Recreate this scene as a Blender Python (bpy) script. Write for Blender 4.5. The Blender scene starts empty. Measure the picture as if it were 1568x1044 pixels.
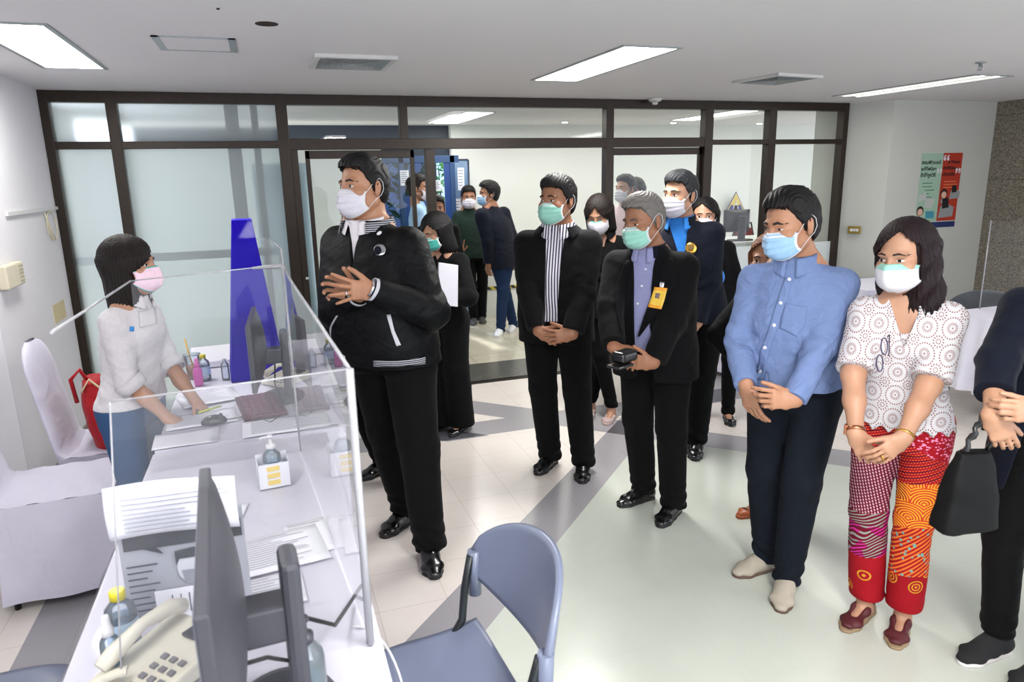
import bpy, bmesh, math, random
import numpy as np
from mathutils import Vector, Matrix
rad = math.radians
random.seed(7); np.random.seed(7)
SC = bpy.context.scene
COL = SC.collection

# ---------------------------------------------------------------- camera
W, H, HC = 1568, 1044, 1.74
F0 = 1072.16
YAW, PIT, ROL = rad(18.954), rad(13.175), rad(-1.2516)
_f = np.array([math.sin(YAW)*math.cos(PIT), math.cos(YAW)*math.cos(PIT), -math.sin(PIT)])
_r = np.array([math.cos(YAW), -math.sin(YAW), 0.0]); _u = np.cross(_r, _f)
CR = _r*math.cos(ROL)+_u*math.sin(ROL); CU = -_r*math.sin(ROL)+_u*math.cos(ROL)
cam_d = bpy.data.cameras.new('camera'); cam = bpy.data.objects.new('camera', cam_d); COL.objects.link(cam)
cam.matrix_world = Matrix(((CR[0], CU[0], -_f[0], 0), (CR[1], CU[1], -_f[1], 0), (CR[2], CU[2], -_f[2], HC), (0, 0, 0, 1)))
cam_d.sensor_fit = 'HORIZONTAL'; cam_d.sensor_width = 36.0; cam_d.lens = F0/W*36.0
cam_d.clip_start = 0.05; cam_d.clip_end = 200
cam_d.dof.use_dof = True; cam_d.dof.focus_distance = 3.6; cam_d.dof.aperture_fstop = 4.5
SC.camera = cam

# ---------------------------------------------------------------- world, exposure
wd = bpy.data.worlds.new('world'); SC.world = wd; wd.use_nodes = True
bg = wd.node_tree.nodes['Background']; bg.inputs[0].default_value = (0.86, 0.9, 1.0, 1); bg.inputs[1].default_value = 1.3
SC.view_settings.view_transform = 'Standard'; SC.view_settings.look = 'None'
SC.view_settings.gamma = 1.0; SC.view_settings.use_curve_mapping = False
SC.view_settings.exposure = 1.3
SC.cycles.use_denoising = True
SC.cycles.max_bounces = 8; SC.cycles.diffuse_bounces = 4; SC.cycles.glossy_bounces = 4
SC.cycles.transmission_bounces = 8; SC.cycles.transparent_max_bounces = 16
SC.cycles.caustics_reflective = False; SC.cycles.caustics_refractive = False
SC.cycles.sample_clamp_indirect = 4.0

def area(name, loc, size, power, col=(1, 1, 1), rot=(0, 0, 0)):
    l = bpy.data.lights.new(name, 'AREA'); l.shape = 'RECTANGLE'; l.size, l.size_y = size
    l.energy = power; l.color = col
    o = bpy.data.objects.new(name, l); o.location = loc; o.rotation_euler = rot; COL.objects.link(o); return o
CEIL = 2.364; YW = 5.647; XL = -1.340
# fluorescent lamps of this room (the unseen ones near and behind the camera are added fill) and of the lobby beyond the glass
LAMPS_AND_FILL = [(-.89, 3.98, 5.5), (1.92, 3.95, 21), (4.92, 4.45, 3), (-.7, 1.1, 4.5), (1.05, .3, 27), (4.9, 1.0, 7), (.6, -1.3, 18)]
for i, (x, y, pw) in enumerate(LAMPS_AND_FILL):
    area('ceiling_or_fill_light', (x, y, CEIL-0.03), (0.28, 1.15), pw, (1.0, 0.985, 0.95))

# ---------------------------------------------------------------- pixel helpers (used to read positions off the plan)
def ray(x, y): return _f + CR*(x-W/2)/F0 - CU*(y-H/2)/F0
C0 = np.array([0, 0, HC])
def atZ(x, y, z=0.0): d = ray(x, y); return C0 + d*(z-HC)/d[2]
def atY(x, y, yy): d = ray(x, y); return C0 + d*yy/d[1]
def atX(x, y, xx): d = ray(x, y); return C0 + d*xx/d[0]
def proj(P): d = np.array(P, float)-C0; return (W/2+F0*(d@CR)/(d@_f), H/2-F0*(d@CU)/(d@_f))

# ---------------------------------------------------------------- object helpers
def tag(o, label=None, cat=None, group=None, kind=None):
    if label: o['label'] = label
    if cat: o['category'] = cat
    if group: o['group'] = group
    if kind: o['kind'] = kind
    return o
def empty(name, loc=(0, 0, 0), rz=0.0, label=None, cat=None, group=None):
    o = bpy.data.objects.new(name, None); o.location = loc; o.rotation_euler = (0, 0, rz); o.empty_display_size = .1
    COL.objects.link(o); return tag(o, label, cat, group)
def link(name, me, mats, parent=None):
    o = bpy.data.objects.new(name, me); COL.objects.link(o)
    for m in (mats if isinstance(mats, (list, tuple)) else [mats]): me.materials.append(m)
    if parent is not None: o.parent = parent
    return o
def from_np(name, V, Fc, mats, parent=None, smooth=True):
    me = bpy.data.meshes.new(name)
    V = np.asarray(V, np.float32); Fc = np.asarray(Fc, np.int32)
    n, k = Fc.shape
    me.vertices.add(len(V)); me.vertices.foreach_set('co', V.ravel())
    me.loops.add(n*k); me.loops.foreach_set('vertex_index', Fc.ravel())
    me.polygons.add(n); me.polygons.foreach_set('loop_start', np.arange(0, n*k, k, dtype=np.int32))
    me.polygons.foreach_set('loop_total', np.full(n, k, np.int32))
    me.update(calc_edges=True); me.validate()
    if smooth: me.polygons.foreach_set('use_smooth', np.ones(len(me.polygons), bool))
    return link(name, me, mats, parent)

class MB:
    """collects simple solids into one mesh"""
    def __init__(s): s.bm = bmesh.new(); s.mi = 0; s.smooth = False
    def _mark(s, fs):
        for f in fs: f.material_index = s.mi; f.smooth = s.smooth
    def box(s, c, size, R=None, bevel=0.0):
        r = bmesh.ops.create_cube(s.bm, size=1.0); vs = r['verts']
        for v in vs:
            v.co = Vector((v.co.x*size[0], v.co.y*size[1], v.co.z*size[2]))
        if bevel > 0:
            es = list({e for v in vs for e in v.link_edges})
            rb = bmesh.ops.bevel(s.bm, geom=es, offset=bevel, segments=2, affect='EDGES', profile=.5)
            vs = list({v for f in rb['faces'] for v in f.verts} | {v for v in vs if v.is_valid})
        vs = [v for v in vs if v.is_valid]
        for v in vs:
            p = v.co
            if R is not None: p = R @ p
            v.co = p + Vector(c)
        s._mark({f for v in vs for f in v.link_faces}); return s
    def span(s, a, b, bevel=0.0):
        return s.box([(a[i]+b[i])/2 for i in range(3)], [abs(b[i]-a[i]) for i in range(3)], bevel=bevel)
    def tube(s, pts, r, seg=10, caps=True):
        pts = [Vector(p) for p in pts]; n = len(pts)
        rs = r if isinstance(r, (list, tuple)) else [r]*n
        rings = []; prev = None
        for i, p in enumerate(pts):
            t = (pts[min(i+1, n-1)]-pts[max(i-1, 0)]).normalized()
            if prev is None:
                a = Vector((0, 0, 1)) if abs(t.z) < .9 else Vector((1, 0, 0)); x = t.cross(a).normalized()
            else: x = (prev - t*prev.dot(t)).normalized()
            prev = x; y = t.cross(x)
            rings.append([s.bm.verts.new(p + (x*math.cos(2*math.pi*k/seg)+y*math.sin(2*math.pi*k/seg))*rs[i]) for k in range(seg)])
        fs = []
        for A, B in zip(rings, rings[1:]):
            for k in range(seg): fs.append(s.bm.faces.new((A[k], A[(k+1) % seg], B[(k+1) % seg], B[k])))
        for f in fs: f.smooth = True; f.material_index = s.mi
        if caps:
            for f in (s.bm.faces.new(rings[0][::-1]), s.bm.faces.new(rings[-1])): f.material_index = s.mi
        return s
    def lathe(s, prof, c=(0, 0, 0), seg=24, R=None, sx=1.0, sy=1.0):
        rings = []
        for (r, z) in prof:
            ring = []
            for k in range(seg):
                p = Vector((r*math.cos(2*math.pi*k/seg)*sx, r*math.sin(2*math.pi*k/seg)*sy, z))
                if R is not None: p = R @ p
                ring.append(s.bm.verts.new(p+Vector(c)))
            rings.append(ring)
        for A, B in zip(rings, rings[1:]):
            for k in range(seg):
                f = s.bm.faces.new((A[k], A[(k+1) % seg], B[(k+1) % seg], B[k])); f.smooth = True; f.material_index = s.mi
        for f in (s.bm.faces.new(rings[0][::-1]), s.bm.faces.new(rings[-1])): f.material_index = s.mi
        return s
    def poly(s, pts, thick=None):
        vs = [s.bm.verts.new(Vector(p)) for p in pts]; f = s.bm.faces.new(vs); f.material_index = s.mi
        if thick is not None:
            r = bmesh.ops.extrude_face_region(s.bm, geom=[f])
            nv = [g for g in r['geom'] if isinstance(g, bmesh.types.BMVert)]
            for v in nv: v.co += Vector(thick)
            for v in nv:
                for g in v.link_faces: g.material_index = s.mi
        return s
    def grid(s, fn, nu, nv, closeu=False):
        V = [[s.bm.verts.new(Vector(fn(i/nu, j/nv))) for j in range(nv+1)] for i in range(nu + (0 if closeu else 1))]
        m = len(V)
        for i in range(nu):
            for j in range(nv):
                f = s.bm.faces.new((V[i][j], V[(i+1) % m][j], V[(i+1) % m][j+1], V[i][j+1])); f.smooth = True; f.material_index = s.mi
        return s
    def done(s, name, mats, parent=None, loc=None, bevel=0.0, weld=False, solid=0.0, sub=0):
        bmesh.ops.recalc_face_normals(s.bm, faces=s.bm.faces)
        me = bpy.data.meshes.new(name); s.bm.to_mesh(me); s.bm.free()
        o = link(name, me, mats, parent)
        if loc is not None: o.location = loc
        if solid: m = o.modifiers.new('solid', 'SOLIDIFY'); m.thickness = solid; m.offset = 0
        if bevel:
            m = o.modifiers.new('bevel', 'BEVEL'); m.width = bevel; m.segments = 2; m.limit_method = 'ANGLE'; m.angle_limit = rad(40)
        if sub: m = o.modifiers.new('sub', 'SUBSURF'); m.levels = sub; m.render_levels = sub
        return o
def copy_tree(o, parent=None):
    c = o.copy(); COL.objects.link(c)
    if parent is not None: c.parent = parent
    for ch in list(o.children): copy_tree(ch, c)
    return c
def rotm(x=0, y=0, z=0): return (Matrix.Rotation(rad(z), 3, 'Z') @ Matrix.Rotation(rad(y), 3, 'Y') @ Matrix.Rotation(rad(x), 3, 'X'))

# ---------------------------------------------------------------- materials
class NT:
    """tiny node-expression builder"""
    def __init__(s, name):
        s.m = bpy.data.materials.new(name); s.m.use_nodes = True; s.t = s.m.node_tree
        s.b = s.t.nodes['Principled BSDF']; s.out = s.t.nodes['Material Output']
    def n(s, typ, **kw):
        nd = s.t.nodes.new(typ)
        for k, v in kw.items(): setattr(nd, k, v)
        return nd
    def set(s, inp, v):
        if hasattr(v, 'is_output') or isinstance(v, bpy.types.NodeSocket): s.t.links.new(v, inp)
        else: inp.default_value = v
    def math(s, op, a, b=0.0, c=0.0):
        nd = s.n('ShaderNodeMath', operation=op); s.set(nd.inputs[0], a); s.set(nd.inputs[1], b); s.set(nd.inputs[2], c); return nd.outputs[0]
    def add(s, a, b): return s.math('ADD', a, b)
    def sub(s, a, b): return s.math('SUBTRACT', a, b)
    def mul(s, a, b): return s.math('MULTIPLY', a, b)
    def lt(s, a, b): return s.math('LESS_THAN', a, b)
    def gt(s, a, b): return s.math('GREATER_THAN', a, b)
    def fr(s, a): return s.math('FRACT', a)
    def sin(s, a): return s.math('SINE', a)
    def ab(s, a): return s.math('ABSOLUTE', a)
    def band(s, a, lo, hi): return s.mul(s.gt(a, lo), s.lt(a, hi))
    def co(s, kind='Object'):
        if not hasattr(s, '_tc'): s._tc = s.n('ShaderNodeTexCoord')
        return s._tc.outputs[kind]
    def xyz(s, v):
        nd = s.n('ShaderNodeSeparateXYZ'); s.set(nd.inputs[0], v); return nd.outputs[0], nd.outputs[1], nd.outputs[2]
    def comb(s, x, y, z=0.0):
        nd = s.n('ShaderNodeCombineXYZ'); s.set(nd.inputs[0], x); s.set(nd.inputs[1], y); s.set(nd.inputs[2], z); return nd.outputs[0]
    def mix(s, f, a, b):
        nd = s.n('ShaderNodeMix', data_type='RGBA'); s.set(nd.inputs[0], f)
        for i, v in ((6, a), (7, b)):
            s.set(nd.inputs[i], (v[0], v[1], v[2], 1.0) if isinstance(v, tuple) else v)
        return nd.outputs[2]
    def noise(s, scale, detail=2.0, rough=.5, vec=None, dist=0.0):
        nd = s.n('ShaderNodeTexNoise'); nd.inputs['Scale'].default_value = scale; nd.inputs['Detail'].default_value = detail
        nd.inputs['Roughness'].default_value = rough; nd.inputs['Distortion'].default_value = dist
        s.set(nd.inputs['Vector'], vec if vec is not None else s.co()); return nd.outputs[0]
    def voro(s, scale, vec=None, feature='F1', out='Distance'):
        nd = s.n('ShaderNodeTexVoronoi', feature=feature); nd.inputs['Scale'].default_value = scale
        s.set(nd.inputs['Vector'], vec if vec is not None else s.co()); return nd.outputs[out]
    def ramp(s, f, stops):
        nd = s.n('ShaderNodeValToRGB'); cr = nd.color_ramp
        while len(cr.elements) < len(stops): cr.elements.new(.5)
        for e, (p, c) in zip(cr.elements, stops): e.position = p; e.color = (c[0], c[1], c[2], 1)
        s.set(nd.inputs[0], f); return nd.outputs[0]
    def bump(s, h, strength=.3, dist=.01):
        nd = s.n('ShaderNodeBump'); nd.inputs['Strength'].default_value = strength; nd.inputs['Distance'].default_value = dist
        s.set(nd.inputs['Height'], h); s.t.links.new(nd.outputs[0], s.b.inputs['Normal'])
    def fin(s, color=None, rough=None, metal=None, spec=None, sheen=None, coat=None, **kw):
        if color is not None: s.set(s.b.inputs['Base Color'], (color[0], color[1], color[2], 1.0) if isinstance(color, tuple) else color)
        if rough is not None: s.set(s.b.inputs['Roughness'], rough)
        if metal is not None: s.b.inputs['Metallic'].default_value = metal
        if spec is not None: s.b.inputs['Specular IOR Level'].default_value = spec
        if sheen is not None: s.b.inputs['Sheen Weight'].default_value = sheen
        if coat is not None: s.b.inputs['Coat Weight'].default_value = coat
        for k, v in kw.items(): s.b.inputs[k.replace('_', ' ')].default_value = v
        return s.m
def hexc(h):
    c = [int(h[i:i+2], 16)/255 for i in (0, 2, 4)]
    return tuple(v/12.92 if v <= .04045 else ((v+.055)/1.055)**2.4 for v in c)
def plain(name, col, rough=.5, metal=0.0, var=.06, spec=.5, scale=30, bump=0.0, **kw):
    if isinstance(col, str): col = hexc(col)
    n = NT(name); f = n.noise(scale, 3)
    a = tuple(c*(1-var) for c in col); b = tuple(min(1, c*(1+var)) for c in col)
    if bump: n.bump(n.noise(scale*6, 3), bump, .002)
    return n.fin(n.mix(f, a, b), rough, metal, spec, **kw)
def cloth(name, col, rough=.85, weave=900, fold=.25, sheen=.15, foldscale=9, spec=.25):
    if isinstance(col, str): col = hexc(col)
    n = NT(name); x, y, z = n.xyz(n.co())
    f = n.noise(foldscale, 3, .55, None, .6); w = n.noise(weave, 1)
    c = n.mix(n.noise(60, 3), tuple(v*.9 for v in col), tuple(min(1, v*1.1) for v in col))
    n.bump(n.add(n.mul(f, 1.0), n.mul(w, .04)), fold, .03)
    return n.fin(c, rough, 0, spec, sheen)
def emis(name, col, st):
    n = NT(name); n.b.inputs['Emission Color'].default_value = (*col, 1); n.b.inputs['Emission Strength'].default_value = st
    return n.fin(col, .5)
def glass_thin(name, tint=(1, 1, 1), refl=1.0, rough=0.0, haze=0.0, hazecol=(.8, .85, .9)):
    n = NT(name); t = n.n('ShaderNodeBsdfTransparent'); t.inputs[0].default_value = (*tint, 1)
    g = n.n('ShaderNodeBsdfGlossy'); g.inputs['Roughness'].default_value = rough
    fr = n.n('ShaderNodeFresnel'); fr.inputs[0].default_value = 1.5
    m = n.n('ShaderNodeMixShader'); n.set(m.inputs[0], n.mul(fr.outputs[0], refl)); n.set(m.inputs[1], t.outputs[0]); n.set(m.inputs[2], g.outputs[0])
    last = m.outputs[0]
    if haze:
        d = n.n('ShaderNodeBsdfDiffuse'); d.inputs[0].default_value = (*hazecol, 1)
        m2 = n.n('ShaderNodeMixShader'); m2.inputs[0].default_value = haze; n.set(m2.inputs[1], last); n.set(m2.inputs[2], d.outputs[0]); last = m2.outputs[0]
    n.t.links.new(last, n.out.inputs[0]); return n.m

MAT = {}
def skin(name, col):
    n = NT(name); col = hexc(col); f = n.noise(14, 4, .6); c = n.mix(f, tuple(v*.86 for v in col), (min(1, col[0]*1.12), col[1]*1.06, col[2]*1.02))
    n.bump(n.noise(260, 3), .12, .0015); m = n.fin(c, .48, 0, .4); n.b.inputs['Subsurface Weight'].default_value = .12; n.b.inputs['Subsurface Radius'].default_value = (1, .35, .2); n.b.inputs['Subsurface Scale'].default_value = .006
    return m
def hairm(name, col, hi=None):
    n = NT(name); col = hexc(col); x, y, z = n.xyz(n.co()); v = n.comb(n.mul(x, 6), n.mul(y, 6), n.mul(z, .8)); f = n.noise(60, 4, .7, v)
    n.bump(f, .6, .004); hi = hexc(hi) if hi else tuple(c*2.2+.004 for c in col)
    return n.fin(n.mix(f, col, hi), .5, 0, .22)
MAT['skin_a'] = skin('skin_warm', 'aa7d62'); MAT['skin_b'] = skin('skin_tan', '96694f'); MAT['skin_c'] = skin('skin_fair', 'b0866d')
MAT['hair_black'] = hairm('hair_black', '070606', '151213'); MAT['hair_gray'] = hairm('hair_gray', '3a3634', '8f8a86'); MAT['hair_salt'] = hairm('hair_salt', '0e0e10', '3a3b3f'); MAT['hair_plum'] = hairm('hair_plum', '0a0608', '261519'); MAT['hair_brown'] = hairm('hair_brown', '3a2014', '8a5530'); MAT['hair_dark'] = hairm('hair_dark', '0a0706', '1f1512')
MAT['eye_white'] = plain('eye_white', 'cfc6c0', .25); MAT['iris'] = plain('iris', '1a0f0a', .15); MAT['lash'] = plain('lash', '120c0b', .6); MAT['brow'] = plain('brow', '1c1412', .8, var=.3, scale=300); MAT['brow_gray'] = plain('brow_gray', '4a4442', .8)
MAT['lace_dark'] = plain('lace_dark', '1b1614', .8)
MAT['mask_white'] = cloth('mask_white', 'cbc8d2', .8, 1500, .1, foldscale=25); MAT['mask_edge'] = cloth('mask_edge', 'd3d2d6', .8, 1500, .05)
MAT['mask_green'] = cloth('mask_green', '90c6b7', .75, 1500, .1, foldscale=25); MAT['mask_blue'] = cloth('mask_blue', '8fb2d2', .75, 1500, .1, foldscale=25); MAT['mask_teal'] = cloth('mask_teal', '4fb5a8', .75, 1500, .1); MAT['mask_pink'] = cloth('mask_pink', 'e9c9d8', .8, 1500, .1)
MAT['black_suit'] = cloth('black_suit', '09090b', .85, 1300, .35, .03, 7, .12); MAT['black_trouser'] = cloth('black_trouser', '070708', .85, 1300, .3, .02, 6, .12)
MAT['bomber'] = cloth('bomber_nylon', '060709', .5, 1500, .45, .0, 11, .13); MAT['navy'] = cloth('navy_cloth', '080d1c', .75, 1400, .35, .04, 8, .15); MAT['rib_stripe'] = None; MAT['rib_white'] = cloth('rib_white', 'b9b9c0', .9, 1500, .1)
MAT['white_shirt'] = cloth('white_shirt', 'd9d4da', .85, 1300, .3, .1, 12); MAT['white_blouse'] = cloth('white_blouse', 'c9c5c8', .85, 1300, .35, .1, 10); MAT['lav_shirt'] = cloth('lavender_shirt', '8587ad', .85, 1300, .25, .0, 12)
MAT['lt_blue'] = cloth('light_blue_shirt', '9fc0e0', .8, 1300, .3, .1, 10); MAT['pink_shirt'] = cloth('pink_shirt', 'c9b0b3', .85); MAT['green_polo'] = cloth('green_polo', '13281f', .85); MAT['bright_blue'] = cloth('bright_blue', '2f7fd6', .8)
MAT['shoe_black'] = plain('shoe_black', '0c0c0e', .22, var=.1, spec=.6); MAT['sole_black'] = plain('sole_black', '0a0a0b', .6); MAT['belt_brown'] = plain('belt_brown', '2a1712', .5); MAT['belt_black'] = plain('belt_black', '0c0c0d', .4)
MAT['silver'] = plain('silver', 'c9cacf', .25, 1.0); MAT['gold'] = plain('gold', 'd2a24c', .28, 1.0); MAT['rose_gold'] = plain('rose_gold', 'b9795a', .3, 1.0)
def _chambray():
    n = NT('chambray'); x, y, z = n.xyz(n.co()); w = n.noise(700, 2); f = n.noise(10, 3, .55, None, .7)
    n.bump(n.add(f, n.mul(w, .05)), .7, .035); return n.fin(n.mix(w, hexc('5d709b'), hexc('7a8cb4')), .9, 0, .12, .0)
MAT['chambray'] = _chambray()
def _stripe():
    n = NT('striped_shirt'); x, y, z = n.xyz(n.co()); s = n.fr(n.mul(n.add(x, n.mul(n.sin(n.mul(z, 9)), .004)), 62)); d = n.lt(s, .42)
    return n.fin(n.mix(d, hexc('dcd8e2'), hexc('25263c')), .85, 0, .2)
MAT['stripe'] = _stripe()
def _denim(name, a, b):
    n = NT(name); x, y, z = n.xyz(n.co()); w = n.noise(1.0, 2, .5, n.comb(n.mul(x, 500), n.mul(y, 500), n.mul(z, 120))); f = n.noise(6, 4, .6)
    n.bump(n.noise(12, 3, .5, None, .8), .3, .03); return n.fin(n.mix(n.add(n.mul(f, .6), n.mul(w, .4)), hexc(a), hexc(b)), .9, 0, .2)
MAT['jeans_dark'] = _denim('dark_denim', '070b13', '101722'); MAT['jeans_blue'] = _denim('blue_denim', '243f63', '3f5f86'); MAT['jeans_navy'] = _denim('navy_denim', '101d33', '22375a')
def _lace():
    n = NT('crochet_lace'); x, y, z = n.xyz(n.co())
    u = n.mul(x, 13.5); v = n.mul(z, 12.0)
    def cell(u, v):
        fu = n.sub(n.fr(u), .5); fv = n.sub(n.fr(v), .5); r = n.math('SQRT', n.add(n.mul(fu, fu), n.mul(fv, fv))); a = n.math('ARCTAN2', fv, fu); return r, a
    r, a = cell(u, v); spoke = n.gt(n.sin(n.mul(a, 18)), .0)
    h1 = n.mul(n.band(r, .11, .22), spoke); h2 = n.band(r, .385, .415); spoke2 = n.gt(n.sin(n.mul(a, 26)), -.2); h2 = n.mul(n.band(r, .37, .43), spoke2)
    r2, a2 = cell(n.add(u, .5), n.add(v, .5)); h3 = n.band(r2, .07, .10); h4 = n.mul(n.band(r2, .16, .235), n.gt(n.sin(n.mul(a2, 12)), .1)); c0 = n.lt(r, .035)
    out = n.gt(r, .44); h4 = n.mul(h4, out)
    hole = n.math('MINIMUM', n.add(n.add(h1, h2), n.add(n.mul(h3, out), n.add(h4, c0))), 1.0)
    n.bump(n.sub(n.add(n.mul(n.sin(n.mul(r, 75)), .35), n.noise(500, 2)), n.mul(hole, 2)), .5, .004)
    return n.fin(n.mix(hole, hexc('cfccd0'), hexc('8f6c68')), .9, 0, .1)
MAT['lace'] = _lace()
def _redpants():
    n = NT('patchwork_red'); x, y, z = n.xyz(n.co()); u = n.mul(n.math('ARCTAN2', n.sub(n.ab(x), .10), n.add(y, .03)), .10)
    u = n.mul(x, 1.0); side = n.gt(x, 0.0)
    base = hexc('960c1a'); dk = hexc('640823')
    # running-stitch rows, leaning
    def stitch(cu, cv, fr_, dash, w, col, bg_):
        row = n.fr(n.mul(cv, fr_)); on = n.lt(row, w); da = n.lt(n.fr(n.add(n.mul(cu, dash), n.mul(n.math('FLOOR', n.mul(cv, fr_)), .37))), .62); return n.mix(n.mul(on, da), bg_, col)
    d1 = n.add(z, n.mul(x, .35)); d2 = n.sub(z, n.mul(x, .9))
    A = stitch(x, d1, 95, 110, .36, hexc('e8562c'), n.mix(n.lt(n.fr(n.mul(d1, 47.5)), .5), base, dk))
    A2 = stitch(z, n.sub(x, n.mul(z, .25)), 95, 85, .42, hexc('c9a9b4'), dk)
    v = n.comb(n.mul(x, 1), n.mul(y, 1), n.mul(z, 1.6)); vd = n.voro(75, v); Pk = n.mix(n.lt(vd, .35), base, hexc('e58ab0'))
    # scallops (seigaiha)
    rowi = n.math('FLOOR', n.mul(z, 16)); su = n.add(n.mul(x, 11), n.mul(rowi, .5)); fu = n.sub(n.fr(su), .5); fv = n.fr(n.mul(z, 16)); rr = n.math('SQRT', n.add(n.mul(fu, fu), n.mul(n.mul(fv, fv), .5)))
    Sc = n.mix(n.gt(n.sin(n.mul(rr, 62)), .15), n.mix(n.lt(n.noise(5), .5), base, hexc('c2351c')), n.mix(n.gt(n.noise(4, 1), .55), hexc('e0a02c'), hexc('dd5f97')))
    ln = n.noise(9, 1, .5); Li = n.mix(n.gt(n.sin(n.mul(n.add(n.mul(x, ln), z), 420)), .35), dk, n.mix(n.gt(n.voro(16, None, 'F1', 'Color'), .5), hexc('8a8f86'), hexc('c22a8a')))
    Tl = n.mix(n.gt(n.sin(n.mul(n.add(x, z), 330)), .3), hexc('a31818'), hexc('e0752e')); dots = n.lt(n.voro(48), .28); Tl = n.mix(dots, Tl, hexc('6f9a8e'))
    sp_ = n.voro(13, None, 'F1'); Sp = n.mix(n.mul(n.mul(n.gt(n.sin(n.mul(sp_, 44)), .3), n.lt(sp_, .36)), n.band(n.add(z, n.mul(x, .2)), .15, .25)), base, hexc('c98d26'))
    zz = n.add(z, n.mul(n.sin(n.mul(x, 14)), .02))
    # right thigh side (x>0 is the wearer's right)
    colR = n.mix(n.gt(zz, .72), A2, A); colR = n.mix(n.gt(zz, .50), Li, colR); colR = n.mix(n.gt(zz, .31), Sp, colR)
    colL = n.mix(n.gt(n.add(z, n.mul(x, -.6)), .80), A, Pk); colL = n.mix(n.gt(n.sub(z, n.mul(x, 1.0)), .98), colL, A); colL = n.mix(n.gt(zz, .62), Sc, colL); colL = n.mix(n.gt(zz, .45), Tl, colL); colL = n.mix(n.gt(zz, .24), Sp, colL)
    c = n.mix(side, colL, colR); c = n.mix(n.gt(z, .90), c, A)
    n.bump(n.noise(14, 3), .25, .02); return n.fin(c, .8, 0, .2)
MAT['redpants'] = _redpants()

def _ribs():
    n = NT('ribbed_stripe'); x, y, z = n.xyz(n.co()); return n.fin(n.mix(n.lt(n.fr(n.mul(z, 115)), .52), hexc('0b0c10'), hexc('a8a8b0')), .9, 0, .1)
MAT['rib_stripe'] = _ribs()

# ================================================================ signed-distance modelling (organic shapes)
F32 = np.float32
def V3(*a): return np.array(a, dtype=F32)
def unit(v): v = np.asarray(v, F32); return v/max(float(np.linalg.norm(v)), 1e-9)
class Prim:
    def __init__(s, f, lo, hi): s.f = f; s.lo = np.asarray(lo, F32); s.hi = np.asarray(hi, F32)
def cone(a, b, ra, rb):
    a = V3(*a); b = V3(*b); ab = b-a; L = float(ab@ab)+1e-12
    def f(P):
        q = P-a; t = np.clip((q@ab)/L, 0, 1)
        return np.linalg.norm(q-t[:, None]*ab, axis=1)-(ra+(rb-ra)*t)
    m = max(ra, rb); return Prim(f, np.minimum(a, b)-m, np.maximum(a, b)+m)
def econe(a, b, A, B, side):
    """tapered capsule of elliptical section; A,B = (radius along side, radius across)"""
    a = V3(*a); b = V3(*b); ab = b-a; L = float(ab@ab)+1e-12; ax = unit(ab); sd = unit(np.asarray(side, F32)-ax*float(np.dot(side, ax)))
    def f(P):
        q = P-a; t = np.clip((q@ab)/L, 0, 1); r = q-t[:, None]*ab
        rx = A[0]+(B[0]-A[0])*t; ry = A[1]+(B[1]-A[1])*t
        u = r@sd; o2 = np.maximum((r*r).sum(1)-u*u, 0)
        k = np.sqrt((u/rx)**2+o2/(ry*ry)); return (k-1)*np.minimum(rx, ry)
    m = max(*A, *B); return Prim(f, np.minimum(a, b)-m, np.maximum(a, b)+m)
def ell(c, r, R=None):
    c = V3(*c); r = V3(*r); m = float(r.max())
    def f(P):
        q = P-c
        if R is not None: q = q@R
        k0 = np.linalg.norm(q/r, axis=1); k1 = np.linalg.norm(q/(r*r), axis=1)
        return k0*(k0-1)/np.maximum(k1, 1e-6)
    return Prim(f, c-m, c+m)
def rbox(c, h, rd, R=None):
    c = V3(*c); h = V3(*h); m = float(np.linalg.norm(h))
    def f(P):
        q = P-c
        if R is not None: q = q@R
        q = np.abs(q)-(h-rd); return np.linalg.norm(np.maximum(q, 0), axis=1)+np.minimum(q.max(1), 0)-rd
    return Prim(f, c-m, c+m)
def loft(rows, n=2.3):
    """rows: (z, cx, cy, rx, ry), upright body of superelliptic section"""
    A = np.array(rows, float); o = np.argsort(A[:, 0]); A = A[o]
    zs = np.linspace(A[0, 0], A[-1, 0], 60); cols = []
    for j in range(1, 5):
        v = np.interp(zs, A[:, 0], A[:, j]); w = np.pad(v, 3, 'edge'); v = np.convolve(w, np.ones(7)/7, 'valid'); cols.append(v)
    z0, z1 = float(A[0, 0]), float(A[-1, 0])
    def f(P):
        z = P[:, 2]; cx, cy, rx, ry = [np.interp(z, zs, c).astype(F32) for c in cols]
        k = (np.abs((P[:, 0]-cx)/rx)**n+np.abs((P[:, 1]-cy)/ry)**n)**(1/n)
        d = (k-1)*np.minimum(rx, ry)
        dz = np.maximum(z-z1, z0-z); return np.where(dz > 0, np.hypot(np.maximum(d, 0), dz), np.maximum(d, dz))
    mx = float(A[:, 3].max()+np.abs(A[:, 1]).max()); my = float(A[:, 4].max()+np.abs(A[:, 2]).max())
    return Prim(f, (-mx, -my, z0), (mx, my, z1))
def inbb(p, P, m=.075): return np.all((P > p.lo-m) & (P < p.hi+m), axis=1)
def smn(a, b, k):
    if np.ndim(k) == 0 and k <= 0: return np.minimum(a, b)
    h = np.maximum(k-np.abs(a-b), 0)/k; return np.minimum(a, b)-h*h*k*.25
def add(d, P, p, k=0.0):
    m = inbb(p, P)
    if m.any(): d[m] = smn(d[m], p.f(P[m]), k)
def cut(d, P, p, k=0.0):
    m = inbb(p, P)
    if m.any(): d[m] = -smn(-d[m], p.f(P[m]), k)
def big(P): return np.full(len(P), .5, F32)
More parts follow.
